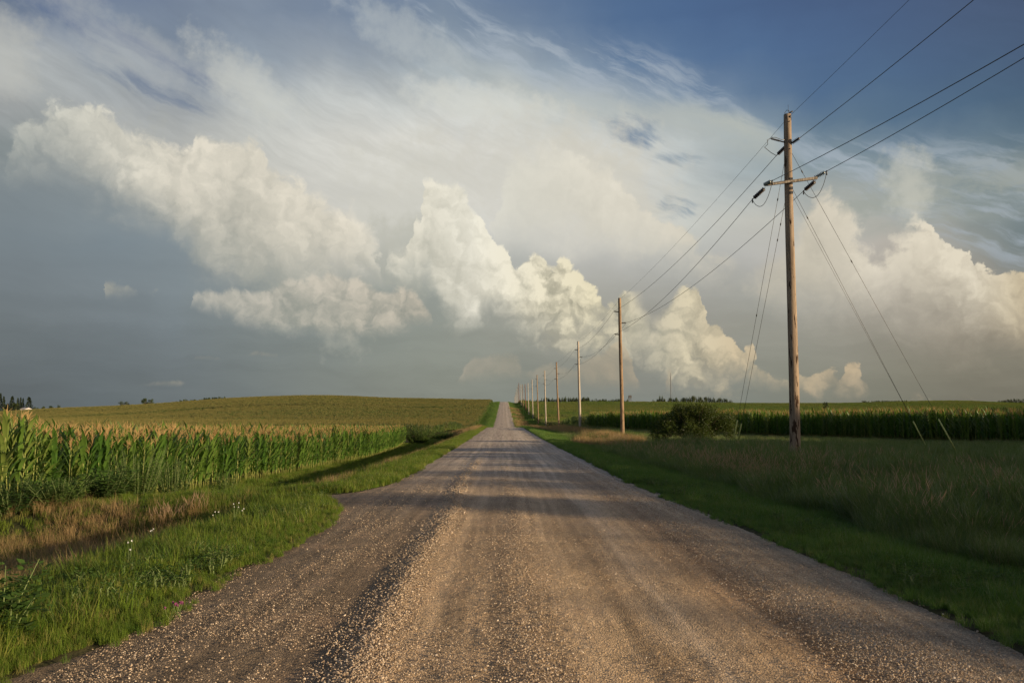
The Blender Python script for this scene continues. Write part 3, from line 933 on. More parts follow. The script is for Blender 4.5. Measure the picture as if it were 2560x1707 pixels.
def corn_thing(i, st, lf, ts):
    root = empty("corn_plant", (0, 0, 0))
    a = st.build("stalk", M_STALK, root); b = lf.build("foliage", M_CORN, root); c = ts.build("tassel", M_TASSEL, root)
    return root
protos = [corn_thing(i, *k) for i, k in enumerate(corn_kinds)]
CORN_LABEL = "green corn plant with a tan tassel at the near edge of the left field"
used = 0
def copy_tree(o):
    c = o.copy(); COL.objects.link(c)
    for ch in o.children:
        k = ch.copy(); COL.objects.link(k); k.parent = c
    return c
for n, i in enumerate(order):
    x, y, _ = pts[i]
    o = protos[n] if n < len(protos) else copy_tree(protos[random.randrange(len(protos))])
    o.location = (x, y, land1(x, y) - 0.02)
    s = rv(0.86, 1.10) * (1 + 0.25 * float(fbm(np.array([x * 0.3]), np.array([y * 0.22]), 3)[0]))
    o.scale = (s * rv(.9, 1.1), s * rv(.9, 1.1), s)
    o.rotation_euler = (rv(-.05, .05), rv(-.05, .05), rv(0, 6.28))
    tag(o, CORN_LABEL, "corn plant", "corn plants in the front rows of the left field")
rest = pts[~chosen]
keep = (rest[:, 2] < 14) | (rng.random(len(rest)) < 0.55)
rest = rest[keep]
n = len(rest)
z = land(rest[:, 0], rest[:, 1])
sc = rng.uniform(0.88, 1.10, n) * (1 + 0.22 * fbm(rest[:, 0] * 0.3, rest[:, 1] * 0.22, 3))
scatter("cornfield", np.stack([rest[:, 0], rest[:, 1], z], 1), rng.uniform(0, 6.28, n), sc, rng.integers(0, 6, n), corn_mid,
        tilt=rng.uniform(-.06, .06, (n, 2)), label="dense corn with tan tassels filling the near field on the left", cat="corn")
print("corn near left", n)

# right field : front rows along its diagonal edge, plants 50 to 120 m away
pts = []
for r in range(26):
    yy = np.arange(16, 125, 0.21)
    x = corn_right(yy) + r * 0.85
    pts.append(np.stack([x + rng.uniform(-.1, .1, len(yy)), yy + rng.uniform(-.05, .05, len(yy))], 1))
pts = np.concatenate(pts); pts = pts[inframe(pts[:, 0], pts[:, 1], 80) | ((pts[:, 0] - corn_right(pts[:, 1]) < 14) & (pts[:, 1] < 60))]
n = len(pts)
scatter("cornfield", np.stack([pts[:, 0], pts[:, 1], land(pts[:, 0], pts[:, 1])], 1), rng.uniform(0, 6.28, n), rng.uniform(1.02, 1.25, n) * (1 + 0.22 * fbm(pts[:, 0] * 0.4, pts[:, 1] * 0.25, 3)), rng.integers(0, 6, n), corn_mid,
        tilt=rng.uniform(-.06, .06, (n, 2)), label="shaded front of the cornfield on the right behind the tall grass", cat="corn")
print("corn near right", n)

# far fields
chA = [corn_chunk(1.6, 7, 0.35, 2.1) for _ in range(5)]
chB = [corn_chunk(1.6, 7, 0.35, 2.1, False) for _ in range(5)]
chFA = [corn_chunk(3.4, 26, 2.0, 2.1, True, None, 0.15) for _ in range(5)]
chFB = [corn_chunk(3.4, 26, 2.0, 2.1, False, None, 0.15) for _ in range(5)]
def far_field(side, y0, y1, dy, dx, xoff, protos, label, xmaxf=0.70, thin=0.0, skip=None):
    P = []
    for y in np.arange(y0, y1, dy):
        lim = xmaxf * y + 6
        if side < 0: xs = np.arange(float(corn_left(y)) - 0.4, -lim, -dx)
        else: xs = np.arange(max(float(corn_right(y)) + xoff, 0), lim, dx)
        P.append(np.stack([xs, np.full(len(xs), y)], 1))
    P = np.concatenate(P)
    P = P[inframe(P[:, 0], P[:, 1], 40)]
    if skip is not None: P = P[~skip(P[:, 0], P[:, 1])]
    P = P + rng.uniform(-1, 1, P.shape) * np.array([0.06 if dy < 2 else 0.9, dy * 0.3])
    n = len(P)
    s = rng.uniform(0.93, 1.08, n) * (1 + 0.16 * fbm(P[:, 0] * 0.05, P[:, 1] * 0.05, 3))
    flip = rng.integers(0, 2, n) * math.pi
    print("far", side, y0, n)
    return scatter("cornfield", np.stack([P[:, 0], P[:, 1], land(P[:, 0], P[:, 1])], 1), flip + rng.uniform(-.06, .06, n), s, rng.integers(0, len(protos), n), protos, label=label, cat="corn")
gapL = lambda x, y: (np.abs(y - 232 - x * 0.10) < 2.5) | ((np.abs(y - 372 + x * 0.06) < 4.0))
gapR = lambda x, y: (np.abs(y - 158 + x * 0.12) < 2.2) | ((np.abs(y - 300 - x * 0.05) < 3.5)) | (np.abs(y - 430 - x * .1) < 3)
far_field(-1, 112, 215, 1.6, 0.92, 0, chA, "rows of corn in the hollow beyond the near left field", skip=gapL)
far_field(-1, 216, 640, 3.3, 2.5, 0, chFA, "corn covering the long hill on the left up to the skyline", skip=gapL)
far_field(1, 60, 125, 1.6, 0.92, 21, chB, "green corn behind the front rows of the right field", skip=gapR)
far_field(1, 125, 216, 1.6, 0.92, 0, chB, "green corn beside the third and fourth poles on the right", skip=gapR)
far_field(1, 216, 640, 3.3, 2.5, 0, chFB, "corn of the distant right field reaching the skyline", skip=gapR)

# ------------------------------------------------------------------ grasses
def tuft(n, h, spread, wid, mats_i=0, seg=3, curl=0.5, lean=0.35, head=None, headp=0.3, hmin=0.5):
    m = MB()
    for k in range(n):
        a = rv(0, 6.28); r = spread * math.sqrt(random.random())
        b = Vector((r * math.cos(a), r * math.sin(a), -0.03))
        az = rv(0, 6.28)
        L = h * rv(hmin, 1.0)
        d = Vector((math.cos(az), math.sin(az), 0))
        s = Vector((-math.sin(az + rv(-.6, .6)), math.cos(az), 0))
        e = math.pi / 2 - abs(random.gauss(0, lean)); dr = rv(0.2, 1.0) * curl * 1.6
        p = b; pts = []; w = []
        for i in range(seg + 1):
            t = i / seg
            pts.append(p.copy()); w.append(wid * (1 - t ** 1.5) + wid * 0.12)
            ee = e - dr * t
            p = p + (d * math.cos(ee) + Vector((0, 0, math.sin(ee)))) * L / seg
        m.ribbon(pts, w, s)
        if head is not None and random.random() < headp:
            dirn = (pts[-1] - pts[-2]).normalized()
            hl = rv(0.10, 0.18)
            q = pts[-1]
            for sd2 in (s, dirn.cross(s)):
                m.ribbon([q - dirn * 0.02, q + dirn * hl * 0.4 + Vector((0, 0, -0.01)), q + dirn * hl + d * 0.02], [0.003, 0.010, 0.002], sd2, mi=1)
    return m
def tkind(nm, mats, k, *a, **kw):
    return [bpy.data.objects.new(nm, tuft(*a, **kw).mesh(nm, mats, smooth=True)) for _ in range(k)]

T_short = tkind("grass_tuft_mesh", [M_GRASS], 6, 28, 0.23, 0.09, 0.0075, hmin=0.3)
T_long = tkind("grass_tuft_mesh", [M_GRASS], 5, 9, 0.42, 0.07, 0.009, seg=4, curl=0.7, lean=0.35, hmin=0.6)
T_shortR = tkind("grass_tuft_mesh", [M_GRASSR], 6, 30, 0.22, 0.085, 0.0065)
T_far = tkind("grass_tuft_mesh", [M_GRASS], 4, 34, 0.30, 0.22, 0.014, seg=2)
T_farR = tkind("grass_tuft_mesh", [M_GRASSR], 4, 34, 0.30, 0.22, 0.014, seg=2)
T_tall = tkind("tall_grass_mesh", [M_TALL, M_SEED], 6, 30, 0.82, 0.20, 0.015, seg=4, curl=0.75, lean=0.34, head=1, headp=0.002, hmin=0.45)
T_tallfar = tkind("tall_grass_mesh", [M_TALL, M_SEED], 4, 50, 0.72, 0.5, 0.016, seg=3, curl=0.5, lean=0.3, head=1, headp=0.003, hmin=0.5)
T_seed = tkind("seeding_grass_mesh", [M_TALL, M_SEED], 4, 16, 1.05, 0.14, 0.005, seg=4, curl=0.35, lean=0.16, head=1, headp=0.42, hmin=0.75)
T_dry = tkind("dry_grass_mesh", [M_DRY, M_SEED], 5, 34, 0.45, 0.12, 0.006, seg=3, curl=0.7, lean=0.5)
T_dryfar = tkind("dry_grass_mesh", [M_DRY, M_SEED], 4, 44, 0.75, 0.5, 0.018, seg=3, curl=0.4, lean=0.35)

def put_grass(name, xf, y0, y1, n, protos, scl, label, prob=None, logp=True, tilt=0.1, margin=60):
    u = rng.random(n)
    y = y0 * (y1 / y0) ** u if logp else y0 + (y1 - y0) * u
    lo, hi = xf(y)
    x = lo + (hi - lo) * rng.random(n)
    ok = inframe(x, y, margin)
    if prob is not None: ok &= rng.random(n) < prob(x, y)
    x, y = x[ok], y[ok]
    k = len(x)
    s = scl(x, y) * rng.uniform(0.7, 1.25, k)
    s3 = np.stack([s, s, s * rng.uniform(0.75, 1.2, k)], 1)
    print(name, label[:30], k)
    return scatter(name, np.stack([x, y, land(x, y)], 1), rng.uniform(0, 6.28, k), s3, rng.integers(0, len(protos), k), protos,
                   tilt=rng.uniform(-tilt, tilt, (k, 2)), label=label, cat="grass")

one = lambda x, y: np.ones_like(x)
def patchy(x, y, s=1.2, t=0.0): return np.clip(0.55 + 2.6 * (fbm(x * s + 4, y * s, 3) - t), 0.05, 1)
drivew = lambda y: np.exp(-((y - 18.6) / 1.7) ** 4)
# left verge
lv = lambda y: (np.maximum(left_edge(y) - 3.4, -0.66 * y), left_edge(y) + 0.02)
notdrive = lambda x, y: 1.0 - (x > left_edge(y) + 0.15) * 1.0
put_grass("verge_grass", lambda y: (np.maximum(-6.6 + 0 * y, -0.67 * y), left_edge(y) + 0.10 + 0 * y), 3.6, 22, 26000, T_short,
          lambda x, y: np.interp(left_edge(y) - x, [-0.1, 0.15, 0.6, 2], [0.30, 0.55, 0.95, 1.15]) * (1 + 0.5 * fbm(x * 1.3, y * 1.3, 2)), "short bright green grass on the verge left of the gravel road", prob=lambda x, y: notdrive(x, y) * patchy(x, y, 1.8, -0.15))
put_grass("verge_grass", lambda y: (-7.6 + 0 * y, left_edge(y) + 0.10), 15.5, 170, 26000, T_far,
          lambda x, y: 0.55 + np.clip(y, 0, 120) / 260 + 0.35 * fbm(x * .8, y * .8, 2), "green grass strip along the left road edge beyond the field entrance", prob=lambda x, y: notdrive(x, y) * np.ones_like(x))
put_grass("ditch_grass", lambda y: (corn_left(y) - 0.6, -5.6 + 0 * y), 8.0, 130, 22000, T_far,
          lambda x, y: 0.5 + np.clip(y, 0, 120) / 240, "low weedy grass in the ditch in front of the left corn", prob=lambda x, y: notdrive(x, y) * patchy(x, y, 0.7, -0.12))
put_grass("dry_grass", lambda y: (np.maximum(corn_left(y) + 0.2, -0.66 * y), -5.3 + 0 * y), 7.5, 17.6, 3600, T_dry,
          lambda x, y: 0.85 + 0 * x, "tan dry grass lying in the ditch on the left", prob=lambda x, y: patchy(x, y, 0.55, 0.06) * notdrive(x, y))
put_grass("dry_grass", lambda y: (-7.6 + 0 * y, -4.6 + 0 * y), 22, 110, 4200, T_dryfar,
          lambda x, y: 0.42 + 0 * x, "brownish dry strip of grass along the left ditch", prob=lambda x, y: patchy(x, y, 0.3, 0.10))
put_grass("dry_grass", lambda y: (-8.4 + 0 * y, left_edge(y) - 0.9), 100, 170, 1500, T_dryfar,
          lambda x, y: 0.9 + 0 * x, "golden dry grass on the left shoulder where the road dips", prob=lambda x, y: patchy(x, y, 0.12, 0.0))
# right verge
put_grass("verge_grass", lambda y: (right_edge(y) - 0.10, 7.6 + 0 * y), 4.6, 26, 24000, T_shortR,
          lambda x, y: np.interp(x - right_edge(y), [-0.1, 0.2, 0.7, 3], [0.35, 0.65, 1.05, 1.45]) * (1 + 0.5 * fbm(x * 1.3, y * 1.3, 2)), "shaded green grass on the verge right of the gravel road", prob=lambda x, y: patchy(x, y, 1.6, -0.18))
put_grass("verge_grass", lambda y: (right_edge(y) - 0.10, 8.0 + 0 * y), 22, 190, 22000, T_farR,
          lambda x, y: 0.65 + np.clip(y, 0, 120) / 260 + 0.35 * fbm(x * .8, y * .8, 2), "green grass strip narrowing along the right road edge")
put_grass("tall_grass", lambda y: (6.3 + 0.5 * np.sin(y * 0.9) + 0 * y, np.minimum(corn_right(y) + 0.3, 0.68 * y + 1.0)), 8.0, 55, 30000, T_tall,
          lambda x, y: np.interp(x, [6, 7.2, 9, 14, 30], [0.62, 1.0, 1.08, 0.70, 0.52]) * (1 + 1.35 * fbm(x * .55, y * .45, 3)), "tall grey green grass with pinkish seed heads filling the right ditch", prob=lambda x, y: np.clip(0.75 + 2 * fbm(x * 0.6, y * 0.6, 2), 0.1, 1))
put_grass("tall_grass", lambda y: (6.6 + 0 * y, corn_right(y) + 0.3), 45, 190, 20000, T_tallfar,
          lambda x, y: 0.48 + 0.5 * fbm(x * .3, y * .3, 3), "tall dull green grass between the poles and the right corn")
put_grass("dry_grass", lambda y: (right_edge(y) + 0.9 + np.maximum(0, 5 - np.abs(y - 95) * 0.12), 11.0 + 0 * y), 62, 170, 3600, T_dryfar,
          lambda x, y: 1.0 + 0 * x, "golden seed grass on the rise right of the road", prob=lambda x, y: patchy(x, y, 0.10, -0.02))
put_grass("verge_grass", lambda y: (-9.5 + 0 * y, left_edge(y) + 0.1), 205, 560, 5200, T_farR, lambda x, y: 1.7 + 0 * x, "far grass bank left of the road climbing the hill")
put_grass("verge_grass", lambda y: (right_edge(y) - 0.1, 13.2 + 0 * y), 205, 560, 6200, T_farR, lambda x, y: 1.7 + 0 * x, "far grass bank right of the road climbing the hill")
put_grass("dry_grass", lambda y: (right_edge(y) + 0.3, right_edge(y) + 4.5), 225, 420, 900, T_dryfar, lambda x, y: 1.4 + 0 * x, "golden dry grass clumps beside the far road", prob=lambda x, y: patchy(x, y, 0.07, 0.05))
put_grass("seeding_grass", lambda y: (6.6 + 0.5 * np.sin(y * 0.9), 9.3 + 0 * y), 11, 70, 1700, T_seed,
          lambda x, y: 0.95 + 0 * x, "pinkish seed heads standing above the grass of the right verge", prob=lambda x, y: np.clip(5 * fbm(x * 0.5 + 8, y * 0.3, 3), 0, 1))
put_grass("verge_grass", lambda y: (np.maximum(-6.4 + 0 * y, -0.67 * y), left_edge(y) - 0.1), 3.8, 40, 4200, T_long,
          lambda x, y: 0.9 + 0 * x, "longer arching grass blades standing out of the left verge", prob=lambda x, y: notdrive(x, y) * np.clip(0.5 + 4 * fbm(x * 0.9 + 20, y * 0.9, 3), 0, 1))
put_grass("verge_grass", lambda y: (left_edge(y) - 0.25, left_edge(y) + 0.34), 3.8, 30, 3600, T_short,
          lambda x, y: 0.38 + 0 * x, "stray grass tufts creeping over the left gravel edge", prob=lambda x, y: np.clip(0.45 + 5 * fbm(x * 0.9 + 2, y * 1.3, 3), 0, 1))
put_grass("verge_grass", lambda y: (right_edge(y) - 0.34, right_edge(y) + 0.25), 5, 34, 3200, T_shortR,
          lambda x, y: 0.42 + 0 * x, "stray grass tufts creeping over the right gravel edge", prob=lambda x, y: np.clip(0.45 + 5 * fbm(x * 0.9 + 2, y * 1.3, 3), 0, 1))
put_grass("verge_grass", lambda y: (3.6 + 0 * y, 14.0 + 0 * y), 80, 215, 9000, T_farR, lambda x, y: 1.2 + 0 * x, "green undergrowth round the feet of the farther poles")
put_grass("tall_grass", lambda y: (7.0 + 0 * y, 14.0 + 0 * y), 85, 215, 4000, T_tallfar, lambda x, y: 0.8 + 0 * x, "rough grass along the field edge by the farther poles")
put_grass("tall_grass", lambda y: (6.4 + 0 * y, 12.5 + 0 * y), 9, 60, 500, T_seed[:2],
          lambda x, y: 0.80 + 0 * x, "scattered straw coloured stems leaning in the right ditch", tilt=0.35)
put_grass("dry_grass", lambda y: (np.maximum(-6.2 + 0 * y, -0.67 * y), left_edge(y) - 0.2), 4, 30, 1300, T_dry,
          lambda x, y: 0.42 + 0 * x, "dead stems mixed into the left verge", prob=lambda x, y: np.clip(0.3 + 4 * fbm(x * 1.1 + 40, y * 1.1, 3), 0, 1), tilt=0.4)
# ------------------------------------------------------------------ loose gravel
def rock(nm, m, sub=1):
    bm = bmesh.new()
    bmesh.ops.create_icosphere(bm, subdivisions=sub, radius=0.5)
    s = Vector((rv(.8, 1.25), rv(.7, 1.0), rv(.45, .7)))
    for v in bm.verts:
        v.co = Vector((v.co.x * s.x, v.co.y * s.y, v.co.z * s.z)) * rv(0.78, 1.2)
    me = bpy.data.meshes.new(nm); bm.to_mesh(me); bm.free()
    me.materials.append(m)
    return bpy.data.objects.new(nm, me)
def stone_mat(name, c1, c2, c3):
    m, g, out = mat(name)
    oi = g.new('ShaderNodeObjectInfo'); rnd = S(g, oi.outputs['Random'])
    c = g.mix(rnd, c1, c2)
    c = g.mix(g.mapr(g.m('FRACT', rnd * 9.7), 0.6, 1.0), c, c3)
    n = g.noise(pos(g), 90, 3)
    c = g.vm('SCALE', c, scale=g.mapr(n, 0.3, 0.7, 0.8, 1.15))
    g.l.new(principled(g, c, 0.85, 0.2).outputs[0], out.inputs[0])
    return m
M_ST1 = stone_mat("limestone_pebble", (0.26, 0.19, 0.125), (0.46, 0.36, 0.245), (0.56, 0.47, 0.35))
rocks = [rock("pebble_mesh", M_ST1) for _ in range(8)]
def stones(n, y0, y1, xf, size, label, p=1.0, ex=1.0):
    u = rng.random(n)
    # density falls with distance because small stones stop being visible
    y = (y0 ** -p + u * (y1 ** -p - y0 ** -p)) ** (-1 / p)
    x = xf(y, n)
    ok = inframe(x, y, 40) & (x > left_edge(y) - 0.15) & (x < right_edge(y) + 0.15)
    x, y = x[ok], y[ok]
    k = len(x)
    s = size * 0.85 * np.clip(np.exp(rng.normal(0, 0.5, k)), 0.3, 2.3) * np.clip(y / 9, 1, 2.2) ** ex
    z = road_z(x, y) + s * 0.12 + 0.012
    print("stones", k)
    return scatter("gravel", np.stack([x, y, z], 1), rng.uniform(0, 6.28, k), s, rng.integers(0, 8, k), rocks, tilt=rng.uniform(-.5, .5, (k, 2)), label=label, cat="gravel")
mzf = lambda y: 0.10 * np.sin(y * 0.16) + 0.06 * np.sin(y * 0.43 + 1)
stones(12500, 4.0, 34, lambda y, n: -1.08 + mzf(y) + rng.normal(0, 0.15, n) + 0.06 * (rng.random(n) > .8), 0.0125, "windrow of pale loose stones running along the road left of its middle", 1.2, 0.7)
def thin(y, n):
    x = rng.uniform(-3.1, 3.8, n)
    k = fbm(x * 1.9 + 3, y * 0.7, 3)
    return np.where(k > -0.06, x, 99)
stones(80000, 3.9, 26, thin, 0.0080, "small loose stones scattered over the gravel road", 1.25, 0.5)
def leftlane(y, n):
    x = rng.normal(-2.25, 0.42, n)
    return np.where(fbm(x * 3, y * 1.2, 3) > -0.08, x, 99)
stones(5000, 4.0, 24, leftlane, 0.0095, "pale stones lying on the dark left lane of the road", 1.25, 0.6)
stones(9000, 4.5, 30, lambda y, n: rng.normal(0.15, 0.22, n) + mzf(y), 0.0105, "loose stones between the wheel tracks of the road", 1.25, 0.6)
stones(16000, 5.0, 34, lambda y, n: rng.normal(2.85, 0.38, n), 0.0115, "band of loose gravel along the right side of the road", 1.2, 0.6)

# ------------------------------------------------------------------ utility poles
def wood(name, c1, c2, dark=(0.045, 0.028, 0.018), spots=0.5):
    m, g, out = mat(name)
    tc = g.new('ShaderNodeTexCoord')
    p = S(g, tc.outputs['Object'])
    st = g.noise(g.vm('MULTIPLY', p, (26, 26, 0.55)), 1.0, 5, 0.65)
    fine = g.noise(g.vm('MULTIPLY', p, (90, 90, 3.0)), 1.0, 3, 0.6)
    big = g.noise(g.vm('MULTIPLY', p, (2.5, 2.5, 0.35)), 1.0, 4, 0.6)
    c = g.mix(g.mapr(st, 0.35, 0.65), c1, c2)
    c = g.vm('SCALE', c, scale=g.mapr(fine, 0.3, 0.7, 0.72, 1.18) * g.mapr(big, 0.3, 0.7, 0.82, 1.12))
    x, y, z = g.sep(p)
    kn = g.noise(g.vm('MULTIPLY', p, (7, 7, 1.3)), 1.0, 4, 0.62)
    low = g.mapr(z, 9.0, 0.5, 0.0, 1.0)
    c = g.mix(g.mapr(kn + low * 0.07, 0.60, 0.66, 0, spots * 1.4), c, dark)
    b = principled(g, c, 0.9, 0.1, st + fine * 0.5, 0.5, 0.01)
    g.l.new(b.outputs[0], out.inputs[0])
    return m
W_OLD = wood("weathered_pole_wood", (0.19, 0.145, 0.105), (0.34, 0.27, 0.195), spots=0.75)
W_ORANGE = wood("orange_brown_pole_wood", (0.19, 0.13, 0.08), (0.34, 0.245, 0.155), spots=0.35)
W_PALE = wood("pale_grey_pole_wood", (0.34, 0.29, 0.23), (0.47, 0.42, 0.34), spots=0.08)
W_RED = wood("dark_red_brown_pole_wood", (0.13, 0.065, 0.045), (0.23, 0.12, 0.08), spots=0.2)
M_STEEL = plain("galvanised_steel", (0.22, 0.22, 0.21), 0.5, 0.4, metal=0.5)
M_WIRE = plain("dull_conductor", (0.09, 0.09, 0.09), 0.5, 0.4, metal=0.3)
M_INSUL = plain("grey_brown_insulator", (0.060, 0.050, 0.042), 0.45, 0.4)
M_GLASSI = plain("pale_green_insulator", (0.30, 0.34, 0.31), 0.25, 0.6)
M_ARM = wood("weathered_crossarm_wood", (0.20, 0.17, 0.13), (0.34, 0.30, 0.24), spots=0.6)
M_GUARD = plain("yellow_guy_guard", (0.50, 0.55, 0.20), 0.5, 0.4, var=0.08)
M_BOLT = plain("dark_hardware", (0.05, 0.045, 0.04), 0.6, 0.4)

def shaft(mb, base, top, r0, r1, n=18, rings=28, crook=0.02):
    base, top = Vector(base), Vector(top)
    vs, fs = [], []
    for i in range(rings + 1):
        t = i / rings
        c = base.lerp(top, t)
        c.x += crook * math.sin(t * 5 + 1); c.y += crook * math.sin(t * 4 + 2)
        r = r0 + (r1 - r0) * t ** 0.9
        for k in range(n):
            a = 2 * math.pi * k / n
            rr = r * (1 + 0.025 * math.sin(3 * a + 7 * t) + rv(-.012, .012))
            vs.append((c.x + rr * math.cos(a), c.y + rr * math.sin(a), c.z))
    for i in range(rings):
        for k in range(n):
            k2 = (k + 1) % n
            fs.append((i * n + k, i * n + k2, (i + 1) * n + k2, (i + 1) * n + k))
    fs.append(tuple(rings * n + k for k in range(n)))
    mb.add(vs, fs)

def insulator(mb, a, b, r=0.055, discs=8):
    """string of sheds between two points"""
    a, b = Vector(a), Vector(b)
    d = b - a
    pts, rad = [], []
    for i in range(discs):
        t0 = 0.10 + 0.8 * i / discs; t1 = 0.10 + 0.8 * (i + 0.55) / discs
        pts += [a + d * t0, a + d * (t0 + 0.01), a + d * t1, a + d * (t1 + 0.01)]
        rad += [r * 0.45, r, r * 0.75, r * 0.42]
    mb.tube([a, a + d * 0.09] + pts + [a + d * 0.92, b], [0.016, 0.018] + rad + [0.018, 0.014], 12)

POLES = [  # photo pixel of the top, of the base, distance, wood, radii, label
    ((1969, 287), (1986, 1100), 32.0, W_OLD, (0.215, 0.150)),
    ((1549, 745), (1556, 1070), 78.5, W_ORANGE, (0.20, 0.15)),
    ((1445.5, 853), (1450, 1064), 125, W_PALE, (0.21, 0.15)),
    ((1391, 905), (1397, 1062), 171, W_ORANGE, (0.20, 0.14)),
    ((1361.5, 926), (1365, 1054), 218, W_PALE, (0.20, 0.14)),
    ((1342.5, 937), (1346, 1044), 264, W_ORANGE, (0.20, 0.14)),
    ((1330, 948), (1332.5, 1040), 311, W_PALE, (0.20, 0.14)),
    ((1319.7, 957.5), (1322, 1034), 357, W_PALE, (0.20, 0.14)),
    ((1312.6, 960), (1314.6, 1028), 404, W_RED, (0.22, 0.15)),
    ((1306.2, 960.5), (1308, 1020), 450, W_ORANGE, (0.20, 0.14)),
    ((1302, 960.5), (1303, 1014), 497, W_PALE, (0.20, 0.14)),
    ((1296.8, 957), (1298, 1006), 543, W_RED, (0.22, 0.15)),
    ((1294.6, 964), (1295.5, 1006), 590, W_OLD, (0.20, 0.14)),
    ((1292, 971), (1293, 1006), 637, W_PALE, (0.20, 0.14)),
    ((1289.7, 979), (1290.6, 1006), 683, W_PALE, (0.20, 0.14)),
    ((1288, 986), (1288.8, 1006), 730, W_PALE, (0.20, 0.14)),
    ((1286.5, 992), (1287.3, 1006), 777, W_PALE, (0.20, 0.14)),
]
PLAB = ["tall weathered wooden utility pole beside the grassy ditch, nearest and carrying a crossarm",
        "orange brown wooden utility pole, second in the line from the camera",
        "pale grey wooden utility pole, third in the line from the camera",
        "brown wooden utility pole, fourth in the line from the camera",
        "pale wooden utility pole, fifth in the line from the camera",
        "orange brown wooden utility pole, sixth in the line from the camera",
        "pale wooden utility pole, seventh in the line from the camera",
        "pale wooden utility pole, eighth in the line from the camera",
        "dark reddish utility pole, ninth in the line from the camera",
        "brown utility pole, tenth in the line from the camera",
        "pale utility pole, eleventh in the line, just before the crest",
        "dark reddish utility pole standing on the crest of the hill",
        "utility pole just beyond the crest, first of those with hidden feet",
        "pale utility pole beyond the crest, second of those with hidden feet",
        "pale utility pole beyond the crest, third of those with hidden feet",
        "pale utility pole beyond the crest, fourth of those with hidden feet",
        "pale utility pole beyond the crest, shortest and farthest of the line"]
GP = "wooden utility poles along the right of the road"
tips = []       # attachment points of every pole : shield, upper, right, lower
poles = []
